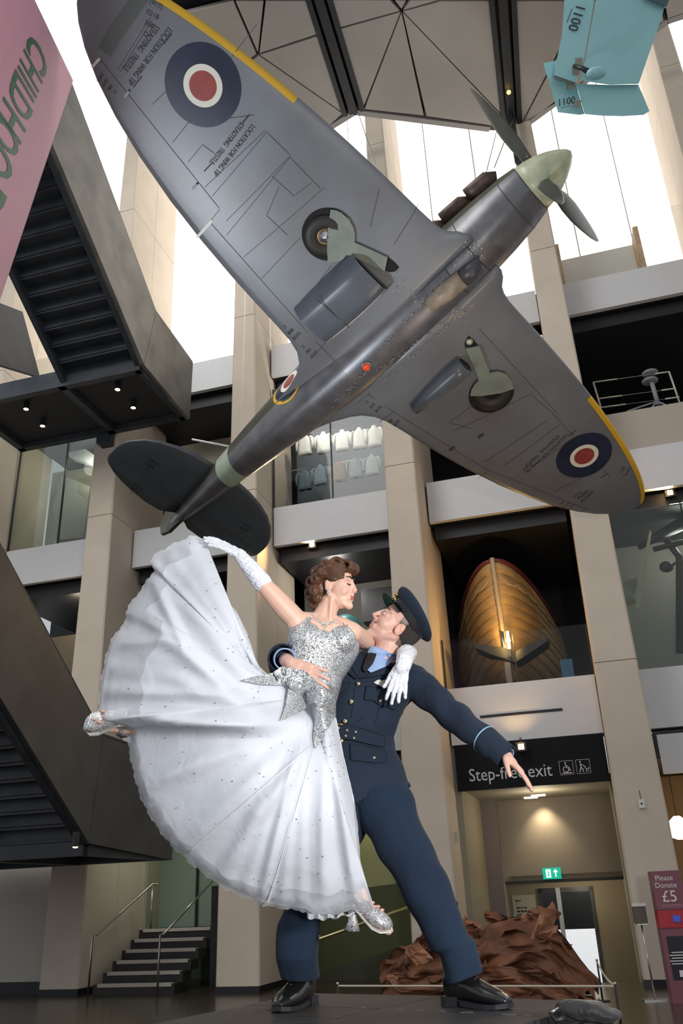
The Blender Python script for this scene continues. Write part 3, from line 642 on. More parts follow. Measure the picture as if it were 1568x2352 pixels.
wtext(['C', '308', '0219', '(W/T)'], (272, 200), (256, 222), S, .05, 1.5); wtext(['(W/T)', '0218', '308', 'C'], (345, 2), (372, 18), S, .075, 1.5)
wtext(['D/20', '808', 'C'], (688, 762), (672, 780), S, .075, 1.4); wtext(['D/27', '181', 'C'], (727, 806), (712, 822), S, .07, 1.4)
wtext(['LOCATION FOR WING TIP', 'STEADYING  TRESTLE'], (1302, 998), (1208, 1084), Pt, .085); dots((1322, 988), (1307, 1000), Pt); dots((1218, 1066), (1202, 1078), Pt)
wtext(['WING TIP', 'TRESTLE'], (1362, 1128), (1333, 1152), Pt, .08); dots((1333, 1130), (1318, 1140), Pt); dots((1393, 1088), (1380, 1097), Pt)
wtext(['(W/T)', '0118', '401'], (1318, 1158), (1300, 1172), Pt, .07, 1.5); wtext(['(W/T)', '0211'], (1448, 1070), (1432, 1095), Pt, .07, 1.5)
wtext(['D/19', '213', 'C'], (873, 933), (862, 945), Pt, .075, 1.4); wtext(['D/24', '181'], (915, 965), (905, 978), Pt, .075, 1.4)
# wheel wells, tyres and covers
def zpoly(pts, ox, oy, sc, side, e0, th, name, m):
    P = [onw(ox+x/sc, oy+y/sc, side) for x, y in pts]; a = [under(p[0], p[1], e0) for p in P]
    return prt(MB().prism(a, (0, 0, -th)), name, m, ac, False)
Pw = onw(753, 539, S); disc(Pw[0], Pw[1], .345, .004, 'wheel_well', mat('well_black', (.004, .004, .005), .8))
Pw2 = onw(747, 543, S)
def ring3(cx, cy, r, tube, name, m, z=0.):
    c = under(cx, cy); prt(MB().rings([[c+np.array([(r+tube*math.cos(b_))*math.cos(a), (r+tube*math.cos(b_))*math.sin(a), (r+tube*math.cos(b_))*math.sin(a)*TD*np.sign(cy)*0-tube*.45*math.sin(b_)-z]) for a in np.linspace(0, 2*math.pi, 32, endpoint=False)] for b_ in np.linspace(0, math.pi, 7)], cap=False), name, m)
ring3(Pw2[0], Pw2[1], .19, .09, 'tyre', TYRE, .004); ring3(Pw2[0], Pw2[1], .10, .018, 'wheel_rim', mat('brass_rim', (.30, .22, .12), .35, metal=.8), .01)
prt(MB().lathe(under(Pw2[0], Pw2[1], .005), (0, 0, -1), [(0, .095), (.02, .07), (.045, .03), (.055, .005)], 20), 'wheel_hub', mat('hub_metal', (.55, .58, .62), .3, metal=1))
zpoly([(583, 190), (645, 200), (700, 225), (790, 300), (840, 400), (857, 480), (850, 560), (1030, 640), (1222, 728), (1205, 810), (1190, 885), (1000, 800), (840, 718), (760, 700), (720, 750), (650, 778), (550, 787), (542, 650), (545, 500), (560, 330)], 640, 440, 4.9, S, .03, .012, 'wheel_cover', COVER)
zpoly([(1225, 730), (1300, 790), (1355, 850), (1310, 895), (1250, 905), (1190, 885)], 640, 440, 4.9, S, .006, .004, 'leg_pivot_hole', MATS['well_black'])
Pw = onw(1128, 890, Pt); P2 = onw(1128, 905, Pt); disc(P2[0], P2[1], .345, .004, 'wheel_well', MATS['well_black']); ring3(P2[0], P2[1], .18, .10, 'tyre', TYRE, .004)
zpoly([(920, 1160), (1065, 1130), (1090, 1180), (1190, 1430), (1280, 1415), (1370, 1440), (1440, 1520), (1460, 1610), (1300, 1660), (1100, 1690), (970, 1690), (985, 1620), (1020, 1560), (1065, 1520), (1040, 1440), (980, 1300)], 880, 560, 4.9, Pt, .05, .012, 'wheel_cover', COVER)
zpoly([(920, 1160), (915, 1110), (960, 1030), (1010, 1080), (1060, 1130)], 880, 560, 4.9, Pt, .006, .004, 'leg_pivot_hole', MATS['well_black'])
pv = onw(1077, 783, Pt); prt(MB().ell(under(pv[0], pv[1], .03), (.05, .05, .04)), 'leg_pivot', mat('pivot_zinc', (.55, .58, .42), .4, metal=.5))
# radiator (right wing) and oil cooler (left wing)
RAD = mat('radiator_grey', (.085, .10, .12), .38, var=.1, vscale=3)
c_ = [onz(811, 592, wz(1.2)-.26), onz(887, 672, wz(1.2)-.26), onz(758, 800, wz(1.2)-.19), onz(680, 731, wz(1.2)-.19)]
xf = (c_[0][0]+c_[1][0])/2; xr = (c_[2][0]+c_[3][0])/2; yo = (c_[0][1]+c_[3][1])/2; yi = (c_[1][1]+c_[2][1])/2
R = []
for k, t in enumerate(np.linspace(0, 1, 9)):
    x = xf+(xr-xf)*t; dpt = (.27-.08*t**2) if t > .05 else .235
    row = []
    for a in np.linspace(-1, 1, 13):
        y = (yo+yi)/2+(yo-yi)/2*a*(1+.05*math.sin(math.pi*t)); b_ = under(x, y); e = (1-abs(a)**7)
        fl = 1.10 if abs(a) == 1 else 1.; yy = (yo+yi)/2+((yo-yi)/2*fl*a*(1+.05*math.sin(math.pi*t)))
        row.append(np.array([x, yy, b_[2]+.03 if abs(a) == 1 else b_[2]-dpt*e]))
    R.append(row)
rd = prt(MB().grid(R), 'radiator', RAD)
for t, mm in ((0., mat('radiator_core', (.02, .02, .02), .7)), (1., MATS['radiator_core'])):
    x = xf+(xr-xf)*t; row = R[0 if t == 0 else -1]; x2 = x-.03 if t == 0 else x+.02
    prt(MB().add([np.array([x2, p[1], p[2]]) for p in row], [tuple(range(13))]), 'radiator_core', MATS['radiator_core'], rd, False)
prt(MB().tube([np.array([xr+.42, yi-.02, wz(1.2)-.245]), np.array([xr+.42, yo+.02, wz(1.2)-.245])], .006, 4), 'flap_seam', LINE, rd, False)
prt(MB().tube([p*1. for p in [r_[1]-np.array([0, 0, .008]) for r_ in R]], .012, 5), 'edge_bead', mat('bead_bare', (.42, .36, .32), .4, metal=.4), rd)
a_, b_ = onz(1068, 838, wz(1.4)-.14), onz(952, 940, wz(1.4)-.06)
oc = prt(MB().tube([a_+(b_-a_)*t for t in (0, .15, .4, .7, 1)], [.135, .15, .145, .12, .085], 16, flat=1., up=(0, 0, 1)), 'oil_cooler', mat('cooler_grey', (.10, .115, .135), .32, var=.1))
prt(MB().lathe(a_, a_-b_, [(.001, .11), (.004, .05)], 16), 'cooler_core', MATS['radiator_core'], oc)
# fuselage
FX = [2.02, 1.75, 1.4, 1.0, .6, .2, -.3, -.8, -1.4, -2.0, -2.6, -3.3, -4.0, -4.35, -4.9, -5.4, -5.8]
FT = [.90, .98, 1.03, 1.07, 1.10, 1.12, 1.14, 1.18, 1.24, 1.18, 1.10, 1.02, .95, .92, .86, .80, .72]
FBt = [.24, .12, .03, -.05, -.11, -.14, -.16, -.17, -.15, -.08, .0, .10, .20, .25, .33, .40, .46]
FW = [.35, .39, .42, .44, .45, .46, .46, .46, .45, .42, .385, .33, .265, .235, .18, .12, .05]
def fring(i, a0, a1, n=14):
    zt, zb_, w = FT[i], FBt[i], FW[i]; zc = (zt+zb_)/2; hh = (zt-zb_)/2; r = []
    for a in np.linspace(a0, a1, n):
        ca, sa = math.cos(a), math.sin(a); r.append(np.array([FX[i], w*np.sign(ca)*abs(ca)**.85, zc+hh*np.sign(sa)*abs(sa)**.85]))
    return r
lo0, lo1 = -math.pi-.12, .12
def seg(i0, i1, a0, a1, name, m, n=14): return prt(MB().grid([fring(i, a0, a1, n) for i in range(i0, i1+1)]), name, m)
seg(0, 4, -math.pi*.98, -.02*math.pi, 'cowling_lower', GREYD); seg(4, 8, -math.pi*.98, -.02*math.pi, 'belly', GREYD); seg(8, 12, -math.pi*.9, -.1*math.pi, 'rear_belly', GREYD)
seg(0, 8, -.02*math.pi, 1.02*math.pi, 'fuselage_upper', CAMO); seg(8, 12, -.1*math.pi, 1.1*math.pi, 'fuselage_upper', CAMO)
seg(12, 13, 0, 2*math.pi, 'tail_band', SKY, 28); seg(13, 16, -math.pi*.9, -.1*math.pi, 'tail_cone_lower', GREYD); seg(13, 16, -.1*math.pi, 1.1*math.pi, 'tail_cone_upper', CAMO)
for i, x in ((1, 1.75), (3, 1.0), (4, .6)):
    R_ = [p+np.array([0, 0, 0]) for p in fring(i, -math.pi*.98, -.02*math.pi, 20)]; zc = (FT[i]+FBt[i])/2
    prt(MB().tube([np.array([p[0], p[1]*1.004, zc+(p[2]-zc)*1.004]) for p in R_], .006, 4), 'cowling_joint', LINE, ac, False)
# fuselage roundel on the side seen below the left fillet
for sd in (-1, 1):
    for r_, m_, k in ((.40, YEL, 0), (.34, BLUE, 1), (.2, RWH, 2), (.13, RRED, 3)):
        m = MB(); G = []
        for q in (0.02, .5, 1):
            row = []
            for a in np.linspace(0, 2*math.pi, 32, endpoint=False):
                x = -2.35+r_*q*math.cos(a); z = .55+r_*q*math.sin(a); i = max(j for j in range(len(FX)) if FX[j] >= x); t = (FX[i]-x)/(FX[i]-FX[i+1])
                w = FW[i]+(FW[i+1]-FW[i])*t; zt = FT[i]+(FT[i+1]-FT[i])*t; zb_ = FBt[i]+(FBt[i+1]-FBt[i])*t; u = min(.98, abs((z-(zt+zb_)/2)/((zt-zb_)/2)))
                row.append(np.array([x, sd*(w*(1-u**(2/.85))**(.425)+.004+.003*k), z]))
            G.append(row)
        prt(m.rings(G, cap=False), 'side_roundel', m_)
# canopy, fin, rudder
prt(MB().rings([[np.array([x, w*math.cos(a), zb_+h_*max(0, math.sin(a))]) for a in np.linspace(0, math.pi, 10)] for x, w, zb_, h_ in ((-.25, .28, 1.1, .02), (-.7, .27, 1.14, .36), (-1.3, .26, 1.2, .4), (-1.8, .22, 1.15, .25))], cap=False, closed=False), 'canopy', glass('canopy_glass'))
prt(MB().prism([(-4.7, -.04, .75), (-5.0, -.04, 1.5), (-5.25, -.04, 1.85), (-5.45, -.04, 1.95), (-5.5, -.04, .5)], (0, .08, 0)), 'fin', CAMO, ac, False)
prt(MB().prism([(-5.5, -.03, .38), (-5.46, -.03, 2.0), (-5.75, -.03, 1.9), (-6.05, -.03, 1.4), (-6.2, -.03, .85), (-6.1, -.03, .5), (-5.85, -.03, .36)], (0, .06, 0)), 'rudder', CAMO, ac, False)
# tailplanes with elevators
for sd in (-1, 1):
    R = []; 
    for y in (.06, .3, .6, .9, 1.15, 1.35, 1.5, 1.57, 1.6):
        q = math.sqrt(max(0, 1-(y/1.605)**2.3)); le = -5.28+.88*q; te = -5.42-.42*q-(0 if y > .35 else -.22*(.35-y)/.35); th = .055*q+.004
        c = le-te; R.append([np.array([le-c*t, sd*y, .66+s2*th*2.2*math.sqrt(t)*(1-t)]) for t, s2 in ((0, 1), (.05, 1), (.2, 1), (.45, 1), (.8, 1), (1, 1), (.8, -1), (.45, -1), (.2, -1), (.05, -1))])
    tp = prt(MB().rings(R), 'tailplane', GREYT)
    prt(MB().tube([(-5.36, sd*.12, .60), (-5.36, sd*1.42, .635)], .008, 4), 'elevator_hinge', LINE, tp, False)
    m = MB()
    for k, (x, y) in enumerate(((-5.0, 1.0), (-5.58, .9))):
        for j, t in enumerate(('(W/T)', '0218', '7')):
            m = MB(); v, f_ = text_mesh(t, .075, .001); m.add([(x-.10*j+p[1]*1., sd*y+p[0]*1.+.0, .585) for p in v], f_); prt(m, 'stencil', INK, tp, False)
# spinner, propeller, exhausts, intake, lamp
TH = .57
prt(MB().lathe((2.03, 0, TH), (1, 0, 0), [(0, .345), (.12, .33), (.28, .285), (.42, .22), (.55, .135), (.63, .06), (.655, .005)], 28), 'spinner', SPIN)
prt(MB().lathe((1.985, 0, TH), (1, 0, 0), [(0, .335), (.05, .335)], 28), 'spinner_backplate', LINE)
PROP = mat('propeller_black', (.045, .047, .038), .42, var=.25, vscale=4)
best = (0, 140)                                        # blade angle read from the three tips
for j in range(3):
    a = math.radians(best[1]+120*j); rd_ = np.array([0, math.cos(a), math.sin(a)]); td = np.array([0, -math.sin(a), math.cos(a)]); R = []
    for r_, w, tw in ((.25, .06, 62), (.4, .08, 58), (.6, .125, 48), (.85, .15, 40), (1.1, .145, 33), (1.35, .12, 28), (1.52, .08, 25), (1.6, .045, 23), (1.635, .01, 22)):
        t = math.radians(tw); cdir = td*math.cos(t)+np.array([1, 0, 0])*math.sin(t); nd = np.cross(rd_, cdir); th = .05-.026*r_ if r_ > .4 else .06
        R.append([np.array([2.22, 0, TH])+rd_*r_+cdir*w*math.cos(q)+nd*th*.5*math.sin(q) for q in np.linspace(0, 2*math.pi, 12, endpoint=False)])
    prt(MB().rings(R), 'propeller_blade', PROP)
EXH = mat('exhaust_rust', (.10, .065, .05), .5, metal=.5, var=.3, vscale=10)
for sd in (-1, 1):
    for k in range(3):
        x = 1.78-k*.45
        prt(MB().tube([(x, sd*.36, .80), (x-.12, sd*.44, .81), (x-.3, sd*.455, .81), (x-.44, sd*.47, .81)], [.09, .115, .11, .10], 10, flat=.8), 'exhaust_stub', EXH)
a_, b_ = onz(1062, 640, -.26), onz(985, 703, -.24)
it = prt(MB().tube([a_, a_+(b_-a_)*.5, b_], [.125, .13, .10], 14, up=(0, 0, 1)), 'air_intake', mat('intake_bare', (.30, .24, .18), .45, var=.25, vscale=8))
d_ = (a_-b_)/np.linalg.norm(a_-b_)
prt(MB().tube([a_-d_*.02, a_+d_*.3], [.115, .10], 14, up=(0, 0, 1)), 'intake_mouth', mat('intake_dark', (.05, .05, .055), .4), it)
L = onz(841, 844, -.19)
lp = prt(MB().lathe((L[0], L[1], -.165), (0, 0, -1), [(0, .085), (.012, .085), (.014, .06)], 18), 'lamp_base', GREYD)
prt(MB().ell((L[0], L[1], -.185), (.055, .055, .04)), 'belly_lamp', mat('red_lens', (.5, .05, .01), .2, emit=.25, ecol=(1, .1, .02)), lp)
# scraped rivet lines along the belly
m = MB(); SCR = mat('scraped_alloy', (.36, .33, .31), .45, metal=.5)
def scr(p0, p1, n, z=-.14, j=3):
    for k in range(n):
        t = random.random(); x, y = p0[0]+(p1[0]-p0[0])*t+random.gauss(0, j), p0[1]+(p1[1]-p0[1])*t+random.gauss(0, j); P = onz(x, y, z)
        P[2] = min(under(P[0], P[1])[2], z) if abs(P[1]) > .45 else -.17+.16*(abs(P[1])/.46)**4
        a = random.uniform(.003, .014); m.box((P[0], P[1], P[2]-.007), (a, random.uniform(.002, .006), .003))
scr((1060, 590), (870, 800), 60); scr((1050, 720), (860, 850), 60); scr((1090, 700), (880, 880), 50); scr((860, 830), (760, 930), 40); scr((900, 640), (960, 690), 20, j=8); scr((1040, 700), (1060, 730), 24, j=9); scr((1085, 560), (1100, 600), 20, j=10)
prt(m, 'paint_scrapes', SCR, ac, False, kind='stuff')
# suspension wires
for a, b_, lab in ((onw(862, 378, S), (822, 258), 'thin steel wire from the wing up to the left ceiling beam'), (np.array([-4.0, 0, .95]), None, 'thin steel wire holding up the aircraft tail'), (np.array([1.5, -.3, .98]), (1150, 262), 'thin steel wire holding up the aircraft nose')):
    A = AT+AR@a; B_ = at_z(b_[0], b_[1], 18.9) if b_ else A+np.array([.1, .0, 9.5])
    MB().tube([A, B_], .008, 5).build('suspension_wire', STEEL, label=lab, cat='wire')
prt(MB().tube([(-4.05, -.05, .93), (-4.35, -.75, .80)], .018, 6), 'tail_sling_bar', mat('white_bar', (.8, .8, .78), .4))
# ---------------------------------------------------------------- people: helpers
def unit(v): v = np.array(v, float); return v/np.linalg.norm(v)
def J(px, py, y): return at_y(px, py, y)
def capsule(mb, a, b_, ra, rb, seg=14):
    a, b_ = np.array(a, float), np.array(b_, float); d = b_-a; L = np.linalg.norm(d)
    if L < 1e-6: return mb
    prof = [(-ra*math.cos(t), ra*math.sin(t)) for t in np.linspace(.12, math.pi/2, 5)]+[(L+rb*math.sin(t), rb*math.cos(t)) for t in np.linspace(0, math.pi/2-.12, 5)]
    return mb.lathe(a, d, prof, seg)
def chain(mb, pts, rs, seg=14):
    for i in range(len(pts)-1): capsule(mb, pts[i], pts[i+1], rs[i], rs[i+1], seg)
def loft(mb, rings, seg=24, p=2.3):      # (centre, half-width vector, half-depth vector)
    R = []
    for c, u, v in rings:
        R.append([np.array(c)+np.array(u)*np.sign(math.cos(a))*abs(math.cos(a))**(2/p)+np.array(v)*np.sign(math.sin(a))*abs(math.sin(a))**(2/p) for a in np.linspace(0, 2*math.pi, seg, endpoint=False)])
    return mb.rings(R)
def blob(mb, name, m, parent, voxel=.005, smooth=4, fac=.5, paint=None, disp=None):
    if parent is not None: L = np.array(parent.location); mb.v = [tuple(np.array(p)-L) for p in mb.v]
    else: L = np.zeros(3)
    me = mb.mesh('tmp', m); o = bpy.data.objects.new('tmp', me); COL.objects.link(o)
    r = o.modifiers.new('r', 'REMESH'); r.mode = 'VOXEL'; r.voxel_size = voxel; r.use_smooth_shade = True
    if smooth: s = o.modifiers.new('s', 'SMOOTH'); s.factor = fac; s.iterations = smooth
    dg = bpy.context.evaluated_depsgraph_get(); me2 = bpy.data.meshes.new_from_object(o.evaluated_get(dg)); me2.name = name
    bpy.data.objects.remove(o); bpy.data.meshes.remove(me)
    if not me2.materials: me2.materials.append(m)
    n = len(me2.vertices); co = np.empty(n*3); me2.vertices.foreach_get('co', co); co = co.reshape(-1, 3)
    if disp is not None:
        nn = np.empty(n*3); me2.vertices.foreach_get('normal', nn); co = co+nn.reshape(-1, 3)*disp(co+L)[:, None]; me2.vertices.foreach_set('co', co.ravel())
    if paint is not None:
        col = paint(co+L); ca = me2.color_attributes.new('Col', 'FLOAT_COLOR', 'POINT'); ca.data.foreach_set('color', np.hstack([col, np.ones((n, 1))]).astype(np.float32).ravel())
    me2.shade_smooth(); ob = bpy.data.objects.new(name, me2); COL.objects.link(ob); ob.parent = parent; return ob
def vcol_mat(name, rough=.5, sss=.0, bump=0.):
    m = mat(name, (.8, .8, .8), rough, bump=bump, bscale=300); nt = m.node_tree; a = nt.nodes.new('ShaderNodeVertexColor'); a.layer_name = 'Col'
    b = nt.nodes['Principled BSDF']; nt.links.new(a.outputs[0], b.inputs['Base Color'])
    if sss: b.inputs['Subsurface Weight'].default_value = sss; b.inputs['Subsurface Radius'].default_value = (.012, .005, .003); b.inputs['Subsurface Scale'].default_value = 1.
    return m
class Head:
    def __init__(s, c, fwd, up, k=1.):
        s.c = np.array(c, float); s.x = unit(fwd); u = np.array(up, float); s.z = unit(u-s.x*(u@s.x)); s.y = np.cross(s.z, s.x); s.k = k; s.M = np.stack([s.x, s.y, s.z], 1)
    def P(s, x, y, z): return s.c+s.M@np.array([x, y, z])*s.k
    def loc(s, co): return (co-s.c)@s.M/s.k
    def ell(s, mb, c, r, R=None, nu=20, nv=14): return mb.ell(s.P(*c), np.array(r)*s.k, s.M if R is None else s.M@R, nu, nv)
    def cap(s, mb, a, b_, ra, rb): return capsule(mb, s.P(*a), s.P(*b_), ra*s.k, rb*s.k, 12)
def head_prims(mb, h, male):
    h.ell(mb, (-.018, 0, .048), (.100, .077, .094)); h.ell(mb, (.03, 0, .0), (.062, .064, .095)); h.ell(mb, (.028, 0, -.058), (.056, .055 if male else .049, .052))
    h.ell(mb, (.074, 0, -.098), (.022, .026 if male else .021, .019)); jr = (.021, .018) if male else (.015, .014)
    h.cap(mb, (-.012, .053, -.045), (.062, .016, -.094), *jr); h.cap(mb, (-.012, -.053, -.045), (.062, -.016, -.094), *jr)
    for s_ in (-1, 1):
        h.ell(mb, (.048, s_*.034, -.022), (.034, .026, .036)); h.cap(mb, (.078, s_*.012, .034), (.060, s_*.052, .036), .013, .011)
        h.ell(mb, (.102, s_*.010, -.025), (.010, .009, .008)); h.ell(mb, (-.008, s_*.078, -.008), (.022, .008, .031)); h.ell(mb, (-.016, s_*.083, .004), (.012, .007, .022))
        h.ell(mb, (.066, s_*.033, .010), (.021, .021, .015))
    nz = 0. if male else .006
    h.cap(mb, (.086, 0, .028), (.108-nz, 0, -.010), .008, .009); h.ell(mb, (.110-nz, 0, -.018), (.012, .0115, .010)); h.cap(mb, (.093, 0, -.032), (.092, 0, -.046), .008, .008)
    h.cap(mb, (.090, -.018, -.0545), (.0945, 0, -.052), .0045, .0055); h.cap(mb, (.090, .018, -.0545), (.0945, 0, -.052), .0045, .0055)
    h.cap(mb, (.088, -.014, -.064), (.093, 0, -.066), .0055, .0072); h.cap(mb, (.088, .014, -.064), (.093, 0, -.066), .0055, .0072); h.ell(mb, (.078, 0, -.062), (.016, .03, .022))
def hand_prims(mb, wrist, d, back, k=1., curl=(.25, .3, .35, .4), spread=.16, thumb=(.75, .25), thumb_side=1, rad=.0085):
    d = unit(d); n = unit(np.array(back)-d*(np.array(back)@d)); t = np.cross(n, d)*thumb_side    # t points to the thumb side
    w = np.array(wrist, float); C = lambda a, b_, c_: w+(d*a+t*b_+n*c_)*k
    capsule(mb, C(-.01, .0, 0), C(.035, .012, 0), .023*k, .022*k); capsule(mb, C(-.01, 0, 0), C(.035, -.012, 0), .023*k, .021*k)
    for b_, a in ((.028, .088), (.010, .092), (-.009, .088), (-.027, .080)): capsule(mb, C(.02, b_*.6, .0), C(a, b_, .002), .017*k, .0115*k, 10)
    for (b_, a, L), cu, sp in zip(((.030, .092, .075), (.010, .097, .083), (-.010, .092, .077), (-.029, .083, .062)), curl, (1, .3, -.3, -1)):
        dd = unit(d+t*sp*spread); p = C(a, b_, 0); ang = 0; seg = [L*.48, L*.30, L*.22]; r = rad*k
        for i, l in enumerate(seg):
            ang += cu*(1, 1.2, .8)[i]; q = p+(dd*math.cos(ang)-n*math.sin(ang))*l*k; capsule(mb, p, q, r*(1.08-.09*i), r*(1.0-.09*i), 10); p = q
    th, tc = thumb; p = C(.018, .026, -.004); dd = unit(d*math.cos(th)+t*math.sin(th)-n*tc)
    q = p+dd*.045*k; capsule(mb, p, q, .0145*k, .0115*k, 10); dd = unit(dd+d*.25-n*.1); p2 = q+dd*.033*k; capsule(mb, q, p2, .0115*k, .0098*k, 10); p3 = p2+unit(dd+d*.1)*.024*k; capsule(mb, p2, p3, .0098*k, .008*k, 10)
def cloth_mat(name, col, rough=.85, fold=.35, fscale=14, weave=.25, wscale=900, sheen=.3, stretch=(1, 1, 1)):
    m = mat(name, col, rough, spec=.25, var=.10, vscale=3); nt = m.node_tree; b = nt.nodes['Principled BSDF']; b.inputs['Sheen Weight'].default_value = sheen
    tc = nt.nodes.new('ShaderNodeTexCoord'); mp = nt.nodes.new('ShaderNodeMapping'); mp.inputs['Scale'].default_value = stretch; nt.links.new(tc.outputs['Object'], mp.inputs[0])
    n1 = nt.nodes.new('ShaderNodeTexNoise'); n1.inputs['Scale'].default_value = fscale; n1.inputs['Detail'].default_value = 2; n1.inputs['Distortion'].default_value = .6; nt.links.new(mp.outputs[0], n1.inputs[0])
    n2 = nt.nodes.new('ShaderNodeTexNoise'); n2.inputs['Scale'].default_value = wscale; nt.links.new(tc.outputs['Object'], n2.inputs[0])
    b1 = nt.nodes.new('ShaderNodeBump'); b1.inputs['Strength'].default_value = fold; b1.inputs['Distance'].default_value = .03; nt.links.new(n1.outputs[0], b1.inputs['Height'])
    b2 = nt.nodes.new('ShaderNodeBump'); b2.inputs['Strength'].default_value = weave; b2.inputs['Distance'].default_value = .001; nt.links.new(n2.outputs[0], b2.inputs['Height']); nt.links.new(b1.outputs[0], b2.inputs['Normal']); nt.links.new(b2.outputs[0], b.inputs['Normal'])
    return m
def glitter_mat(name, lo=(.10, .11, .12), hi=(.80, .82, .84), scale=420):
    m = mat(name, (.6, .6, .62), .25, metal=.55); nt = m.node_tree; b = nt.nodes['Principled BSDF']; tc = nt.nodes.new('ShaderNodeTexCoord')
    v = nt.nodes.new('ShaderNodeTexVoronoi'); v.inputs['Scale'].default_value = scale; nt.links.new(tc.outputs['Object'], v.inputs['Vector'])
    r = nt.nodes.new('ShaderNodeValToRGB'); r.color_ramp.elements[0].color = (*lo, 1); r.color_ramp.elements[0].position = .25; r.color_ramp.elements[1].color = (*hi, 1); r.color_ramp.elements[1].position = .62
    sx = nt.nodes.new('ShaderNodeSeparateColor'); nt.links.new(v.outputs['Color'], sx.inputs[0]); nt.links.new(sx.outputs[0], r.inputs[0]); nt.links.new(r.outputs[0], b.inputs['Base Color'])
    g = nt.nodes.new('ShaderNodeNewGeometry'); mx = nt.nodes.new('ShaderNodeVectorMath'); mx.operation = 'SUBTRACT'; mx.inputs[1].default_value = (.5, .5, .5); nt.links.new(v.outputs['Color'], mx.inputs[0])
    sc = nt.nodes.new('ShaderNodeVectorMath'); sc.operation = 'SCALE'; sc.inputs['Scale'].default_value = .6; nt.links.new(mx.outputs[0], sc.inputs[0])
    ad = nt.nodes.new('ShaderNodeVectorMath'); ad.operation = 'ADD'; nt.links.new(g.outputs['Normal'], ad.inputs[0]); nt.links.new(sc.outputs[0], ad.inputs[1])
    nm = nt.nodes.new('ShaderNodeVectorMath'); nm.operation = 'NORMALIZE'; nt.links.new(ad.outputs[0], nm.inputs[0]); nt.links.new(nm.outputs[0], b.inputs['Normal'])
    return m
SKIN = vcol_mat('skin', .48, .12)
UP = np.array([0, 0, 1.])
# ================================================================ the dancer in the white gown
YW = 3.50                                             # her distance
wm = root('person', (J(745, 1600, YW)[0], YW, ZS), 'woman in silver sequin gown with swirling white tulle skirt, arm raised', 'person')
def W_(x, y, d=0.): return J(x, y, YW+d)
hw_ = Head(W_(771, 1350, .0), (.93, -.34, -.10), (-.05, -.05, 1), .86)
pelv = W_(700, 1625, .0)
mb = MB(); head_prims(mb, hw_, False)
neckb = W_(742, 1428, .02)
chain(mb, [hw_.P(-.015, 0, -.05), W_(750, 1400, .015), neckb], [.046, .047, .056])
capsule(mb, hw_.P(.0, -.045, -.05), W_(757, 1428, -.03), .012, .010)          # neck muscle
shR, shL = W_(684, 1428, -.02), W_(808, 1452, .06)
loft(mb, [(neckb+UP*.01, np.array([.06, .01, 0]), np.array([0, .05, 0])), (W_(748, 1440, .02), np.array([.115, .02, -.02]), np.array([0, .075, 0])), (W_(745, 1475, .02), np.array([.125, .02, -.03]), np.array([0, .09, 0])), (W_(735, 1520, .02), np.array([.105, .02, -.02]), np.array([0, .085, 0])), (W_(715, 1560, .02), np.array([.10, .02, -.01]), np.array([0, .08, 0])), (W_(697, 1610, .03), np.array([.11, .02, 0]), np.array([0, .085, 0])), (W_(690, 1650, .04), np.array([.105, .02, 0]), np.array([0, .08, 0]))])
chain(mb, [neckb, W_(710, 1428, .0), shR], [.04, .042, .045]); chain(mb, [neckb, W_(785, 1440, .05), shL], [.04, .042, .045])
capsule(mb, W_(735, 1432, -.05), W_(700, 1440, -.04), .012, .012); capsule(mb, W_(765, 1436, -.045), W_(800, 1450, 0), .012, .012)
elR, wrR = W_(607, 1345, -.10), W_(549, 1274, -.14)
chain(mb, [shR, W_(655, 1398, -.05), elR, W_(580, 1312, -.12), wrR], [.046, .047, .036, .034, .024])
capsule(mb, W_(690, 1450, -.01), W_(660, 1395, -.05), .05, .035)
elL, wrL = W_(880, 1488, .50), W_(938, 1500, .36)
chain(mb, [shL, W_(838, 1472, .26), elL, wrL], [.045, .043, .036, .024])
hpR, hpL = W_(675, 1645, .0), W_(706, 1655, .05)
knR, ftR = W_(455, 1655, -.10), W_(290, 1668, -.10)
chain(mb, [hpR, W_(560, 1650, -.05), knR, W_(370, 1660, -.10), ftR], [.085, .075, .052, .05, .032])
chain(mb, [ftR, W_(262, 1667, -.10), W_(215, 1666, -.11)], [.032, .028, .024])
knL, anL = W_(760, 1880, .0), W_(832, 2085, -.02)
chain(mb, [hpL, W_(728, 1765, .04), knL, W_(798, 1990, -.0), anL], [.072, .066, .05, .046, .033])
chain(mb, [anL, W_(855, 2112, -.03), W_(890, 2135, -.05)], [.032, .028, .020])
capsule(mb, W_(926, 1522, .12), W_(921, 1545, .11), .016, .014)
chain(mb, [wrL, W_(932, 1503, .24), W_(926, 1522, .12)], [.024, .026, .022])
capsule(mb, wrR, wrR+(W_(480, 1236, -.18)-wrR)*.4, .016, .012)
def paint_w(co):
    n = len(co); c = np.tile(np.array([.74, .47, .36]), (n, 1)); q = hw_.loc(co)
    def blend(mask, col): c[:] = c*(1-mask[:, None])+np.array(col)*mask[:, None]
    def g(cx, cy, cz, r, sx=1, sy=1, sz=1): d = ((q[:, 0]-cx)/sx)**2+((np.abs(q[:, 1])-cy)/sy)**2+((q[:, 2]-cz)/sz)**2; return np.exp(-d/r**2)
    blend(.35*g(.06, .042, -.022, .022), (.70, .24, .22)); blend(.6*g(.075, .035, .024, .014, 1.5, 1.3, .7), (.40, .18, .17))
    lips = ((q[:, 0] > .086) & (np.abs(q[:, 1]) < .021) & (q[:, 2] < -.0485) & (q[:, 2] > -.0715)).astype(float); blend(lips*.85, (.42, .06, .06))
    return np.clip(c, 0, 1)
wb_ = blob(mb, 'body', SKIN, wm, .0036, 5, .5, paint_w)
from mathutils.bvhtree import BVHTree
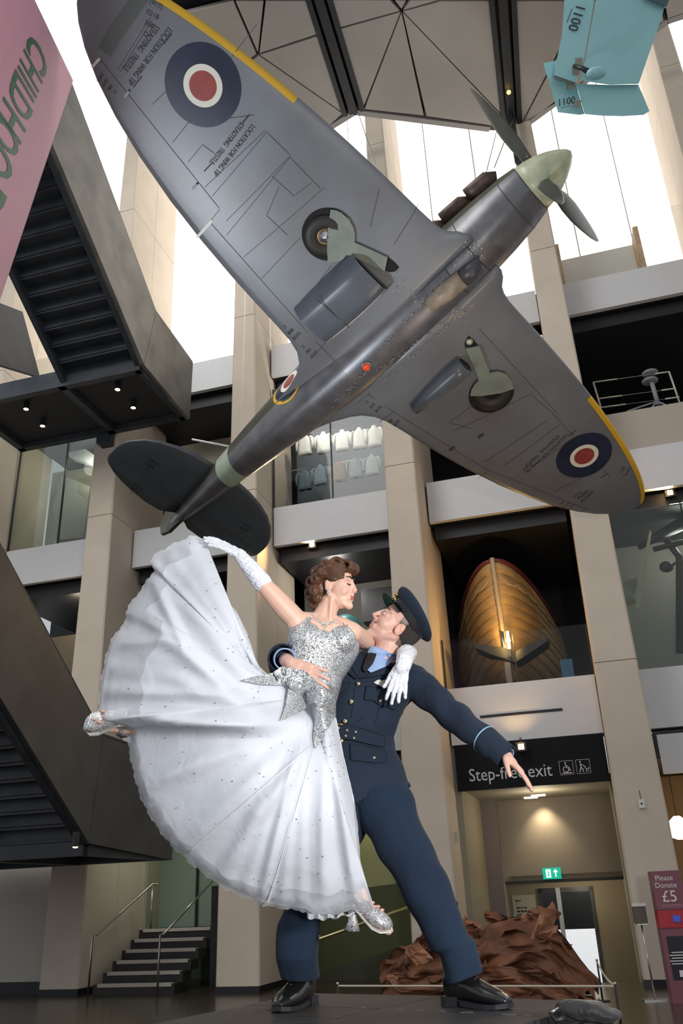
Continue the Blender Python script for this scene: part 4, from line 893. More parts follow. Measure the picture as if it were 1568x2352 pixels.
def ray_on(ob, par):
    bm_ = bmesh.new(); bm_.from_mesh(ob.data); tr = BVHTree.FromBMesh(bm_); bm_.free(); L_ = np.array(par.location)
    def fn(px, py, lift, alt):
        r = ray(px, py); r = r/np.linalg.norm(r); h = tr.ray_cast(Vector(CAM-L_), Vector(r))
        return (np.array(h[0])+L_-r*lift) if h[0] is not None else alt
    return fn
on_w = ray_on(wb_, wm)
HAIR = mat('brown_hair', (.085, .035, .016), .42, var=.5, vscale=22, bump=.25, bscale=90, stretch=(1, 1, .3), spec=.4)
mb = MB()
hw_.ell(mb, (-.028, 0, .055), (.100, .086, .092)); hw_.ell(mb, (-.075, 0, .0), (.062, .078, .085)); hw_.ell(mb, (-.095, 0, -.055), (.045, .06, .05))
rnd = random.Random(4)
def curl(c, ax, r, turns=1.6, th=.016, name=None):
    ax = unit(ax); a = unit(np.cross(ax, (.3, .5, .8))); b_ = np.cross(ax, a)
    mb.tube([hw_.P(*(np.array(c)+(a*math.cos(t)+b_*math.sin(t))*r*(1-.55*t/(2*math.pi*turns))+ax*.012*t/6)) for t in np.linspace(0, 2*math.pi*turns, 22)], [th*hw_.k]*22, 8)
def roll(p0, p1, r, n=3, th=.0125):                       # a rolled lock: ellipsoid core wound with strands
    p0, p1 = np.array(p0), np.array(p1); ax = unit(p1-p0); a = unit(np.cross(ax, (.2, .3, .9))); b_ = np.cross(ax, a); L = np.linalg.norm(p1-p0)
    for k in range(n):
        c = p0+(p1-p0)*(k/(n-1.) if n > 1 else .5)
        mb.tube([hw_.P(*(c+(a*math.cos(t)+b_*math.sin(t))*r*(1-.42*t/9.4)+ax*L*.3*t/9.4)) for t in np.linspace(0, 9.4, 26)], th*hw_.k, 7)
for p0, p1, r in (((.068, -.050, .102), (.070, .045, .106), .030), ((.018, -.066, .112), (.018, .05, .126), .032), ((-.035, -.074, .098), (-.04, .05, .118), .031), ((-.083, -.066, .072), (-.09, .05, .085), .030), ((-.112, -.055, .025), (-.118, .05, .03), .030), ((-.118, -.045, -.03), (-.12, .045, -.03), .029), ((-.100, -.045, -.08), (-.1, .045, -.08), .026)): roll(p0, p1, r, 4)
for c, r in (((-.075, -.082, .03), .026), ((-.085, -.076, -.028), .024), ((-.062, -.074, -.066), .020), ((-.04, -.086, .055), .024)): curl(c, (rnd.uniform(-.3, .3), -1, rnd.uniform(-.3, .3)), r, 1.7, .011)
for k in range(11):                                     # waves swept back from the brow over the temple
    t = k/10.
    mb.tube([hw_.P(.066-.02*u*u-.09*u, -.050-.036*math.sin(u*2.4)-.008*t, .094-.066*t+.010*math.sin(u*7+t*1.5)) for u in np.linspace(0, 1.0, 12)], .0085*hw_.k, 7)
blob(mb, 'hair', HAIR, wm, .0032, 1, .4)
def face_bits(h, parent, brow, closed, iris=(.1, .07, .05)):
    for s_ in (-1, 1):
        m = MB(); m.tube([h.P(.091, s_*.012, .037), h.P(.088, s_*.028, .046), h.P(.075, s_*.05, .040)], [.0028, .0032, .0016], 6); m.build('eyebrow', brow, parent, True)
        if closed:
            m = MB(); m.tube([h.P(.088, s_*.018, .007), h.P(.0905, s_*.033, .001), h.P(.080, s_*.050, .006)], [.0016, .0028, .0018], 6); m.build('eyelashes', BLACK, parent, True)
        else:
            m = MB(); h.ell(m, (.0805, s_*.033, .0115), (.0105, .0135, .0075)); e = m.build('eye', mat('eye_white', (.75, .70, .66), .2), parent, True)
            m = MB(); h.ell(m, (.0875, s_*.034, .013), (.0045, .005, .005)); m.build('iris', mat('iris', iris, .15), e, True)
            m = MB(); m.tube([h.P(.084, s_*.019, .015), h.P(.0905, s_*.033, .0205), h.P(.079, s_*.049, .015)], .0028, 6); m.build('eyelid', mat('eyelid', (.42, .22, .17), .5), parent, True)
face_bits(hw_, wm, mat('dark_brow', (.05, .025, .015), .6), True)
JEW = glitter_mat('rhinestone', (.3, .3, .3), (.95, .95, .95), 500)
m = MB(); hw_.ell(m, (-.002, -.088, -.042), (.010, .006, .013)); m.build('earring', JEW, wm, True)
m = MB()
for k, t in enumerate(np.linspace(0, 1, 15)):
    p = on_w(716+t*58, 1411+15*math.sin(t*math.pi)+t*13, .004, W_(716+t*58, 1411+15*math.sin(t*math.pi)+t*13, -.04)); m.ell(p, (.0055, .0055, .0055), None, 6, 4)
for dx, dy in ((-5, 0), (0, 6), (4, 1)): m.ell(on_w(746+dx, 1436+dy, .004, W_(746+dx, 1436+dy, -.05)), (.005, .005, .006), None, 6, 4)
m.build('necklace', JEW, wm, True, kind='stuff')
# sequinned bodice
SEQ = glitter_mat('silver_sequins', (.15, .16, .17), (.86, .88, .90), 430)
mb = MB()
U = lambda a, t=.03, z=-.03: np.array([a, t, z])
loft(mb, [(W_(744, 1462, .02), U(.152), np.array([0, .105, 0])), (W_(742, 1485, .02), U(.150), np.array([0, .112, 0])), (W_(735, 1520, .02), U(.130, .03, -.02), np.array([0, .10, 0])), (W_(722, 1553, .02), U(.118, .03, -.01), np.array([0, .095, 0])), (W_(712, 1585, .02), U(.125, .02, -.0), np.array([0, .105, 0])), (W_(706, 1615, .04), U(.12, .02, 0), np.array([0, .095, 0])), (W_(708, 1660, .06), U(.115, .02, 0), np.array([0, .09, 0])), (W_(712, 1690, .07), U(.10, .02, 0), np.array([0, .08, 0]))], 28)
mb.ell(W_(703, 1462, -.055), (.070, .052, .062)); mb.ell(W_(783, 1470, -.03), (.066, .055, .062))
capsule(mb, W_(690, 1425, -.03), W_(680, 1455, -.05), .012, .03); capsule(mb, W_(710, 1422, -.05), W_(690, 1450, -.06), .012, .03); capsule(mb, W_(795, 1442, -.02), W_(800, 1465, -.03), .012, .03)
blob(mb, 'bodice', SEQ, wm, .005, 5, .5)
for a, b_ in (((706, 1420), (700, 1408)), ((700, 1425), (693, 1410)), ((793, 1446), (788, 1432)), ((800, 1450), (797, 1436))): MB().tube([W_(*a, -.06), W_(*b_, .0)], .004, 6).build('strap', JEW, wm, True)
# gloves
GLV = cloth_mat('white_satin_glove', (.78, .80, .86), .38, .5, 60, 0, 900, .2, (1, 1, 1))
mb = MB(); chain(mb, [W_(603, 1340, -.10), W_(580, 1311, -.12), wrR], [.0415, .038, .028]); hand_prims(mb, wrR, W_(480, 1236, -.18)-wrR, (.45, -.75, .75), .92, (.12, .10, .12, .15), .10, (.45, .2), -1, .0095)
def wr_disp(a, b_, amp=.0007, freq=190.):
    ax = unit(b_-a)
    return lambda co: amp*np.sin(((co-a)@ax)*freq+2.2*np.sin((co-a)[:, 0]*60)+(co-a)[:, 2]*40)
blob(mb, 'glove', GLV, wm, .0035, 2, .4, None, wr_disp(elR, wrR))
mb = MB(); chain(mb, [W_(938, 1500, .34), W_(932, 1501, .22), W_(928, 1520, .11), W_(924, 1533, .09)], [.040, .042, .037, .033]); hand_prims(mb, W_(926, 1526, .10), W_(914, 1576, .09)-W_(926, 1526, .10), (-.15, -1, .15), .98, (.16, .14, .14, .16), .17, (.42, .05), -1, .0098)
blob(mb, 'glove', GLV, wm, .0035, 2, .4, None, wr_disp(W_(930, 1490, .1), W_(926, 1545, .1)))
# shoes
def shoe(toe, heel, up, name='shoe'):
    toe, heel = np.array(toe), np.array(heel); d = unit(toe-heel); L = np.linalg.norm(toe-heel); u = unit(np.array(up)-d*(np.array(up)@d)); s_ = np.cross(d, u)
    P = lambda a, b_, c_: heel+d*a*L+u*b_+s_*c_
    mb = MB(); R = []
    for a, b0, b1, w in ((.0, .075, .135, .026), (.15, .078, .128, .033), (.35, .050, .100, .036), (.55, .018, .082, .042), (.75, .006, .065, .046), (.9, .004, .048, .040), (.985, .005, .03, .022)):
        c = P(a, (b0+b1)/2, 0); R.append((c, s_*w, u*(b1-b0)/2))
    loft(mb, R, 20, 2.2); ob = blob(mb, name, glitter_mat('silver_glitter', (.22, .23, .24), (.9, .9, .92), 520), wm, .0035, 2, .4)
    h = MB(); loft(h, [(P(.06, .085, 0), d*.035, s_*.026), (P(.09, .05, 0), d*.018, s_*.017), (P(.10, .02, 0), d*.018, s_*.017), (P(.085, -.012, 0), d*.03, s_*.02)], 14); h.build('heel', MATS['silver_glitter'], ob, True)
    h = MB(); h.rings([[P(a, b_-t, c_) for c_, t in ((-w, 0), (w, 0), (w, .006), (-w, .006))] for a, b_, w in ((0, .074, .024), (.18, .072, .03), (.4, .038, .034), (.6, .012, .041), (.8, .002, .043), (1.0, .004, .018))]); h.build('sole', mat('pale_sole', (.55, .54, .52), .5), ob)
    for a, b_, c_ in ((.50, .088, -.012), (.60, .074, -.03), (.72, .066, -.015), (.62, .08, .02)):
        h = MB(); h.ell(P(a, b_, c_), (.011, .011, .006)); h.build('cutout', mat('cutout_skin', (.60, .32, .24), .5), ob, True)
    return ob
shoe(W_(900, 2140, -.06), W_(800, 2128, -.01), (0, -.1, 1))
shoe(W_(193, 1666, -.12), W_(290, 1682, -.09), (.05, -.85, .45))
# ---------------------------------------------------------------- skirt
HEM = [(772, 1650), (790, 1740), (812, 1830), (822, 1900), (828, 1980), (845, 2040), (862, 2093), (800, 2092), (760, 2106), (722, 2110), (700, 2094), (640, 2086), (600, 2079), (565, 2062), (520, 2045), (470, 2010), (430, 1978), (390, 1940), (360, 1900), (335, 1860), (318, 1820), (305, 1770), (295, 1720), (291, 1680), (270, 1668), (224, 1657), (226, 1610), (232, 1560), (240, 1520), (250, 1480), (268, 1450), (290, 1425), (287, 1405), (310, 1370), (328, 1350), (336, 1330), (356, 1312), (342, 1290), (360, 1270), (400, 1248), (440, 1230), (469, 1236), (476, 1290), (478, 1323), (497, 1357), (542, 1402), (567, 1452), (577, 1495), (596, 1531), (615, 1549), (632, 1556)]
def resample(P, n):
    P = np.array(P, float); d = np.r_[0, np.cumsum(np.hypot(*np.diff(P, axis=0).T))]; t = np.linspace(0, d[-1], n); return np.stack([np.interp(t, d, P[:, 0]), np.interp(t, d, P[:, 1])], 1)
NT, NR = 420, 60
Hm = resample(HEM, NT); O = np.array([705., 1600.])
OT = [O+(np.array([612., 1592.])-O)*max(0, min(1, (i/(NT-1.)-.70)/.10)) for i in range(NT)]
def seg_d(p, a, b_): a, b_ = np.array(a), np.array(b_); t = np.clip(((p-a)@(b_-a))/((b_-a)@(b_-a)), 0, 1); return np.linalg.norm(p-(a+(b_-a)*t)), t
FOLDS = [((560, 1620), (335, 1420), 20, .045), ((600, 1600), (420, 1380), 24, .03), ((640, 1650), (395, 1560), 22, .04), ((660, 1680), (300, 1650), 18, .05), ((560, 1480), (440, 1290), 30, .025), ((430, 1500), (350, 1330), 13, .035), ((690, 1700), (600, 2060), 16, .022), ((720, 1700), (560, 1900), 18, .022), ((745, 1720), (740, 2070), 16, .022), ((765, 1720), (815, 2060), 14, .03), ((640, 1690), (330, 1800), 22, .025), ((660, 1710), (420, 1950), 22, .022), ((700, 1740), (500, 2010), 16, .018), ((520, 1600), (260, 1590), 15, .03), ((400, 1470), (270, 1480), 12, .03)]
def skirt_sheet(front, rmax, extra=0., wav=1.):
    G = []
    for i in range(NT):
        t = i/(NT-1.); row = []; rm = rmax(t, Hm[i]); h = Hm[i]
        ph = 2*math.pi*(t*34+.6*math.sin(t*17)+.3*math.sin(t*41))
        for j in range(NR):
            q = j/(NR-1.)*rm; p = OT[i]+(h-OT[i])*q
            lobe = math.sin(math.pi*min(q, 1)**.8)
            if front:
                y = -.06-.26*lobe*(.55+.45*math.sin(math.pi*t))-.05*q
                y += wav*((.003*q+.006*q**4)*math.sin(ph+1.3*q)*(.5+.5*math.sin(t*23+1))+.004*q*math.sin(ph*.37+3*q)+.006*q*math.sin(p[0]*.021+p[1]*.034))
                for a, b_, w, am in FOLDS:
                    d, tt = seg_d(p, a, b_); y -= am*math.exp(-(d/w)**2)*min(1, 4*tt, 4*(1-tt)+.35)
                dl = seg_d(p, (690, 1655), (235, 1656))[0]; y -= .05*math.exp(-(dl/24)**2)
                if p[1] > 1668: y += .05*(1-math.exp(-((p[1]-1668)/14.)))*math.exp(-((p[1]-1668)/90.))*max(0, min(1, (660-p[0])/140.))
            else: y = .10+.24*lobe+wav*.02*q*math.sin(ph)
            edge = max(0, (q-.96)/.04); y = y*(1-.35*edge)
            if t < .13 or t > .97:                      # front and back are sewn together along the side seams
                e2 = max(0, min(1, (q-.72)/.26)); e2 = e2*e2*(3-2*e2)*max(0, min(1, (.13-t)/.04 if t < .5 else (t-.97)/.03)); y = y*(1-e2)+.02*e2
            row.append(J(p[0], p[1], YW+y-extra))
        G.append(row)
    return MB().grid(G)
TUL = cloth_mat('white_tulle', (.74, .77, .84), .8, .25, 10, .3, 1500, .3)
def sheer(name, a, col=(.78, .81, .87)):
    m = cloth_mat(name, col, .8, .25, 10, .3, 1500, .3); nt = m.node_tree; b = nt.nodes['Principled BSDF']; o = [n for n in nt.nodes if n.type == 'OUTPUT_MATERIAL'][0]
    t = nt.nodes.new('ShaderNodeBsdfTransparent'); mx = nt.nodes.new('ShaderNodeMixShader'); mx.inputs[0].default_value = a
    nt.links.new(t.outputs[0], mx.inputs[1]); nt.links.new(b.outputs[0], mx.inputs[2]); nt.links.new(mx.outputs[0], o.inputs[0]); return m
SHEER = sheer('sheer_tulle', .55)
def r_lin(t, h):
    if h[1] < 1650: v = .80 if h[0] < 300 else (.90 if h[0] < 420 else .97)
    else: v = .955 if h[0] < 330 else .94
    if 600 < h[0] < 865 and h[1] > 2000: v = .90
    return v+.008*math.sin(t*90)+.006*math.sin(t*211)
skirt_sheet(True, r_lin).build('skirt_lining', TUL, wm, True)
ov = skirt_sheet(True, lambda t, h: 1+.004*math.sin(t*300)+.003*math.sin(t*777), .022).build('skirt_overlay', SHEER, wm, True)
skirt_sheet(False, lambda t, h: .985).build('skirt_back', SHEER if False else TUL, wm, True)
# inner petticoat peeping out at the hem
G = []
for t in np.linspace(0, 1, 40): G.append([J(705+t*140, 2094+14*math.sin(t*math.pi)*(1-t)+k*14*(1-t)*(1 if k else 0)+3*math.sin(t*30), YW-.12-.02*math.sin(t*40)) for k in (0, .5, 1)])
MB().grid(G).build('petticoat', SHEER, wm, True)
# sequin yoke with pointed ends
YK = [(765, 1600), (770, 1645), (745, 1690), (722, 1722), (719, 1690), (727, 1606), (690, 1635), (643, 1657), (655, 1620), (664, 1574), (600, 1573), (552, 1562), (590, 1552), (625, 1546), (645, 1530), (700, 1540)]
def yfront(p):
    q0 = np.linalg.norm(p-O); dv = (p-O)/max(q0, 1e-6); best_ = max(range(0, NT, 3), key=lambda i: ((Hm[i]-O)@dv)/np.linalg.norm(Hm[i]-O)); q = q0/np.linalg.norm(Hm[best_]-O); t = best_/(NT-1.)
    lobe = math.sin(math.pi*min(q, 1)**.8); y = -.06-.26*lobe*(.55+.45*math.sin(math.pi*t))-.05*q
    for a, b_, w, am in FOLDS: d, tt = seg_d(p, a, b_); y -= am*math.exp(-(d/w)**2)*min(1, 4*tt, 4*(1-tt)+.35)
    dl = seg_d(p, (690, 1655), (235, 1656))[0]; y -= .05*math.exp(-(dl/24)**2)
    return y
bm = bmesh.new(); ring = resample(YK+[YK[0]], 91)[:-1]; vs = [bm.verts.new((p[0], p[1], 0)) for p in ring]; bm.faces.new(vs); bmesh.ops.triangulate(bm, faces=bm.faces[:])
for _ in range(3): bmesh.ops.subdivide_edges(bm, edges=[e for e in bm.edges if e.calc_length() > 9], cuts=1, use_grid_fill=True); bmesh.ops.triangulate(bm, faces=bm.faces[:])
bm.verts.ensure_lookup_table(); vv = [J(v.co.x, v.co.y, YW+yfront(np.array([v.co.x, v.co.y]))-.036-.062*math.exp(-((v.co.x-715)/55.)**2-((v.co.y-1590)/45.)**2)) for v in bm.verts]; ff = [tuple(q.index for q in f_.verts) for f_ in bm.faces]; bm.free()
MB().add(vv, ff).build('sequin_yoke', SEQ, wm, True)
# scattered stones and the two pale seams
m = MB(); rr = random.Random(3); DST = glitter_mat('stone_dark', (.04, .04, .05), (.6, .6, .62), 300)
ovd = ov.data; nvt = len(ovd.vertices); Lw = np.array(wm.location); nn_ = 0
while nn_ < 230:
    v = ovd.vertices[rr.randrange(nvt)]; j = v.index % NR
    if j < 14 or j > NR-2: continue
    p = np.array(v.co)+Lw; p = p+unit(CAM-p)*.006; a = rr.choice([.0013, .0016, .002, .0026]); m.ell(p, (a, a, a), None, 6, 4); nn_ += 1
m.build('rhinestones', DST, ov, False, kind='stuff')
for a, b_ in (((727, 1700), (612, 2085)), ((715, 1712), (430, 1960))):
    m = MB(); pts = []
    for t in np.linspace(0, 1, 24):
        p = np.array(a)+(np.array(b_)-np.array(a))*t; q = J(p[0], p[1], YW+yfront(p)); pts.append(q+unit(CAM-q)*.027)
    m.tube(pts, .0022, 6); m.build('seam', TUL, ov, True)
# ================================================================ the officer
YM = 3.78
mn = root('person', (J(850, 1700, YM)[0], YM, ZS), 'man in blue-grey air force uniform and peaked cap lunging as he holds the woman', 'person')
def Mn(x, y, d=0.): return J(x, y, YM+d)
hm = Head(Mn(906, 1441, -.02), (-.72, -.32, .60), (.62, -.08, .76), 1.0)
footR = at_z(668, 2318, ZS); footL = at_z(1092, 2318, ZS)
mb = MB(); head_prims(mb, hm, True)
nb = Mn(880, 1515, .0)
chain(mb, [hm.P(-.02, 0, -.03), hm.P(-.03, 0, -.085), nb], [.058, .056, .062])
sL, sR = Mn(945, 1562, .05), Mn(800, 1560, .06)
tors = [(nb, .08, .06), (Mn(868, 1545, .03), .15, .09), (Mn(855, 1600, .03), .16, .10), (Mn(838, 1650, .03), .145, .095), (Mn(826, 1695, .03), .135, .09), (Mn(838, 1760, .03), .145, .1), (Mn(848, 1810, .03), .14, .1)]
loft(mb, [(c, np.array([a, .03, -.01]), np.array([0, b_, 0])) for c, a, b_ in tors])
eL, wL = Mn(1050, 1652, -.06), Mn(1160, 1733, -.20)
chain(mb, [nb, sL, eL, wL], [.05, .056, .043, .028]); eR, wR = Mn(700, 1590, .18), Mn(655, 1515, -.30)
chain(mb, [nb, sR, eR, Mn(648, 1520, .0), wR], [.05, .055, .043, .034, .028])
hL, hR = Mn(880, 1825, .0), Mn(822, 1820, .06); kL = Mn(975, 2010, -.10); aL = footL+np.array([-.03, .07, .10]); kR = Mn(705, 2050, .02); aR = footR+np.array([.04, .06, .10])
chain(mb, [hL, kL, aL], [.088, .06, .04]); chain(mb, [hR, kR, aR], [.088, .06, .04])
dLs, dRs = unit([.75, -.72, 0]), unit([-.42, -.9, 0])
chain(mb, [aL, aL-UP*.05, aL+dLs*.12-UP*.07], [.034, .03, .018]); chain(mb, [aR, aR-UP*.05, aR+dRs*.12-UP*.07], [.034, .03, .018])
hand_prims(mb, Mn(1160, 1737, -.20), Mn(1218, 1796, -.26)-Mn(1160, 1737, -.20), (.75, -.25, .65), 1.02, (.10, .13, .16, .2), .07, (.62, .35), -1, .0088)
hand_prims(mb, Mn(668, 1524, -.40), Mn(738, 1560, -.43)-Mn(668, 1524, -.40), (-.1, -1, .12), 1.02, (.16, .13, .12, .14), .22, (.95, .1), -1, .0092)
chain(mb, [wR, Mn(660, 1519, -.38), Mn(668, 1524, -.40)], [.03, .029, .027])
def paint_m(co):
    n = len(co); c = np.tile(np.array([.66, .40, .32]), (n, 1)); q = hm.loc(co)
    def blend(mask, col): c[:] = c*(1-mask[:, None])+np.array(col)*mask[:, None]
    def g(cx, cy, cz, r, sx=1, sy=1, sz=1): d = ((q[:, 0]-cx)/sx)**2+((np.abs(q[:, 1])-cy)/sy)**2+((q[:, 2]-cz)/sz)**2; return np.exp(-d/r**2)
    blend(.35*g(.05, .03, -.09, .04), (.36, .26, .23)); blend(.5*g(-.01, .082, -.005, .022), (.62, .24, .18)); blend(.3*g(.108, .0, -.018, .016), (.62, .26, .2))
    lips = ((q[:, 0] > .085) & (np.abs(q[:, 1]) < .022) & (q[:, 2] < -.0485) & (q[:, 2] > -.0725)).astype(float); blend(lips*.7, (.46, .17, .14))
    mous = ((q[:, 0] > .08) & (np.abs(q[:, 1]) < .026) & (q[:, 2] < -.038) & (q[:, 2] > -.0482)).astype(float); blend(mous*.75, (.05, .035, .03))
    hair = ((q[:, 0] < .012) & (q[:, 2] > -.065-.6*np.minimum(q[:, 0]+.03, 0)*0) & (q[:, 0] < .03-.25*np.abs(q[:, 2]-.03)) & (np.abs(q[:, 1]) < .079) & ((q[:, 0] < -.035) | (q[:, 2] > .015)) & (q[:, 2] < .09)).astype(float); blend(hair*.85, (.05, .04, .037))
    return np.clip(c, 0, 1)
blob(mb, 'body', SKIN, mn, .0038, 4, .45, paint_m)
face_bits(hm, mn, mat('dark_brow', (.05, .025, .015), .6), False)
m = MB(); hm.ell(m, (-.045, 0, .028), (.080, .0782, .087)); m.build('hair', mat('short_dark_hair', (.040, .033, .03), .6, bump=.6, bscale=500, var=.4, vscale=300), mn, True)
# cap
NAVY = cloth_mat('blue_grey_serge', (.014, .024, .042), .88, .30, 11, .5, 1100, .04)
CAPB = cloth_mat('black_band', (.010, .011, .014), .7, 0, 10, .5, 700, .1)
CPH = math.radians(17)
def CP(x, y, z):                                        # cap worn tipped back on the head
    dx_, dz_ = x+.018, z-.05; return hm.P(-.018+dx_*math.cos(CPH)-dz_*math.sin(CPH), y, .05+dx_*math.sin(CPH)+dz_*math.cos(CPH))
def cring(z, rx, ry, dx=0., tilt=0., n=36): return [CP(dx+rx*math.cos(a), ry*math.sin(a), z+tilt*math.cos(a)) for a in np.linspace(0, 2*math.pi, n, endpoint=False)]
cp_ = MB().rings([cring(.046, .105, .087, -.018), cring(.062, .108, .089, -.018), cring(.080, .109, .090, -.018, .003)], cap=False).build('cap_band', CAPB, mn, True)
MB().rings([cring(.078, .109, .090, -.018, .003), cring(.090, .120, .102, -.018, .008), cring(.104, .138, .119, -.018, .013), cring(.115, .140, .121, -.018, .016), cring(.124, .132, .113, -.018, .015), cring(.130, .09, .075, -.018, .010), cring(.131, .02, .02, -.018, 0)], cap=True).build('cap_crown', NAVY, mn, True)
G = []
for a in np.linspace(-1.05, 1.05, 20):
    G.append([CP(-.018+(.108+e*.052*math.cos(a*1.35))*math.cos(a), (.092+e*.05*math.cos(a*1.35))*math.sin(a), .048-e*.006-.012*e*(1-math.cos(a))) for e in (0, .35, .7, 1)])
vz = MB().grid(G).build('cap_visor', mat('patent_black', (.008, .008, .009), .18), mn, True)
MB().grid([[p-hm.z*.004 for p in r] for r in G]).build('visor_underside', mat('green_lining', (.0, .075, .035), .6), vz, True)
m = MB(); m.ell(CP(.092, -.012, .074), (.012, .012, .014)); m.ell(CP(.102, -.012, .092), (.010, .010, .009)); m.build('cap_badge', mat('gold', (.55, .36, .10), .3, metal=1), mn, True)
m = MB(); m.tube([CP(-.018+.114*math.cos(a), .094*math.sin(a), .052+.004*math.cos(a)) for a in np.linspace(-1.15, 1.15, 16)], .005, 6); m.build('chin_strap', MATS['patent_black'], mn, True)
# tunic
mb = MB()
def ring_m(x, y, a, b_, d=.03, sk=-.01): return (Mn(x, y, d), np.array([a, .03, sk]), np.array([0, b_, 0]))
loft(mb, [(Mn(885, 1512, .03), np.array([.085, .03, -.02]), np.array([0, .068, 0])), (Mn(872, 1538, .03), np.array([.16, .03, -.045]), np.array([0, .105, 0])), (Mn(862, 1570, .03), np.array([.185, .03, -.03]), np.array([0, .128, 0])), ring_m(848, 1610, .178, .132), ring_m(838, 1650, .160, .125), ring_m(826, 1690, .145, .112), ring_m(830, 1715, .150, .115), ring_m(840, 1755, .165, .13), ring_m(848, 1790, .172, .138), ring_m(852, 1815, .174, .142), ring_m(856, 1836, .170, .14, .03, .06)], 30, 2.4)
chain(mb, [Mn(905, 1535, .04), Mn(945, 1562, .04), Mn(995, 1605, -.0), eL, Mn(1105, 1692, -.13), Mn(1150, 1728, -.185)], [.062, .078, .070, .064, .058, .054], 16)
chain(mb, [Mn(840, 1540, .05), sR, Mn(740, 1590, .2), Mn(680, 1590, .2)], [.062, .075, .068, .066], 16)
chain(mb, [Mn(680, 1590, .2), Mn(650, 1540, .08), Mn(645, 1515, -.10), Mn(648, 1512, -.27)], [.066, .062, .058, .056], 16)
rgn = np.random.RandomState(5)
def fold_d(co):
    a = co@np.array([14., 9., 22.]); b_ = co@np.array([-19., 12., 13.]); arm = (co[:, 0] > Mn(925, 1560)[0])
    d = .0035*np.sin(a+1.6*np.sin(b_*.8))+.0025*np.sin(b_*1.9+2*np.sin(a*.6)); d += np.where(arm, .004*np.sin(co@np.array([34., 0., -30.])+2*np.sin(co@np.array([15., 20., 18.]))), 0); return d
tn_ = blob(mb, 'tunic', NAVY, mn, .006, 5, .5, None, fold_d)
# front details laid on the tunic
from mathutils.bvhtree import BVHTree
bpy.context.view_layer.update()
_bm = bmesh.new(); _bm.from_mesh(tn_.data); bvh = BVHTree.FromBMesh(_bm); _bm.free(); Lm = np.array(mn.location)
def on_t(px, py, lift=.004):
    r = ray(px, py); r = r/np.linalg.norm(r); h = bvh.ray_cast(Vector(CAM-Lm), Vector(r))
    if h[0] is None: return at_y(px, py, YM-.075)
    return np.array(h[0])+Lm-r*lift
def patch(pts, name, m, lift=.006, parent=mn, th=.004, dens=7, stitch=False):
    rg = resample(pts+[pts[0]], max(12, int(sum(math.dist(a, b_) for a, b_ in zip(pts, pts[1:]+pts[:1]))/dens)))[:-1]
    bm = bmesh.new(); bm.faces.new([bm.verts.new((p[0], p[1], 0)) for p in rg]); bmesh.ops.triangulate(bm, faces=bm.faces[:])
    for _ in range(3):
        es = [e for e in bm.edges if e.calc_length() > dens*1.6]
        if es: bmesh.ops.subdivide_edges(bm, edges=es, cuts=1); bmesh.ops.triangulate(bm, faces=bm.faces[:])
    bm.verts.ensure_lookup_table(); v = [on_t(q.co.x, q.co.y, lift) for q in bm.verts]; f_ = [tuple(q.index for q in t.verts) for t in bm.faces]
    bd = [[q.index for q in e.verts] for e in bm.edges if e.is_boundary]; bm.free(); mb = MB().add(v, f_); n = len(v)
    back_ = [p+unit(p-CAM)*(th+lift) for p in v]; mb.add(v+back_, [(a, b_, n+b_, n+a) for a, b_ in bd])
    ob = mb.build(name, m, parent, False)
    if stitch: t_ = MB(); t_.tube([on_t(p[0], p[1], lift+.001) for p in list(rg)+[rg[0]]], .0013, 5, False); t_.build('edge_seam', NSEAM, ob)
    return ob
NAVY2 = cloth_mat('blue_grey_serge_trim', (.0125, .021, .038), .88, .1, 11, .5, 1100, .04)
NSEAM = mat('serge_seam', (.004, .006, .010), .9)
SHIRT = cloth_mat('light_blue_shirt', (.30, .42, .66), .8, .15, 30, .3, 1200, .2)
patch([(846, 1494), (880, 1500), (918, 1503), (888, 1530), (852, 1545), (838, 1535)], 'shirt', SHIRT, .012)
mb = MB(); c_ = hm.P(-.03, 0, -.105); loft(mb, [(c_*.55+nb*.45, np.array([.068, .02, -.03]), np.array([0, .066, 0])), (nb+UP*.0, np.array([.078, .03, -.02]), np.array([0, .072, 0]))], 20); mb.build('shirt_collar', SHIRT, mn, True)
patch([(848, 1497), (866, 1500), (856, 1525), (838, 1545), (832, 1536), (838, 1515)], 'tie', mat('black_tie', (.008, .008, .010), .6), .022)
patch([(842, 1488), (838, 1500), (822, 1556), (812, 1540), (806, 1525), (826, 1500)], 'lapel', NAVY2, .020, stitch=True)
patch([(812, 1540), (806, 1526), (795, 1530), (800, 1545), (817, 1560), (822, 1556)], 'lapel', NAVY2, .016, stitch=True)
patch([(926, 1500), (920, 1515), (870, 1540), (824, 1558), (840, 1556), (888, 1548), (900, 1541), (884, 1533), (905, 1528), (912, 1534), (922, 1520), (930, 1505)], 'lapel', NAVY2, .020, stitch=True)
patch([(842, 1575), (885, 1583), (917, 1599), (908, 1632), (895, 1625), (872, 1620), (858, 1608), (836, 1607)], 'pocket_flap', NAVY2, .010, stitch=True)
patch([(780, 1565), (806, 1567), (800, 1580), (785, 1592), (772, 1590)], 'pocket_flap', NAVY2, .010, stitch=True)
patch([(804, 1708), (850, 1716), (884, 1722), (890, 1750), (862, 1752), (806, 1745)], 'pocket_flap', NAVY2, .010, stitch=True)
patch([(770, 1664), (800, 1664), (850, 1680), (885, 1690), (883, 1716), (845, 1708), (812, 1700), (774, 1694)], 'belt', NAVY2, .014, stitch=True)
GOLD = mat('gold', (.55, .36, .10), .3, metal=1); BRASS = mat('button_brass', (.72, .58, .42), .25, metal=1)
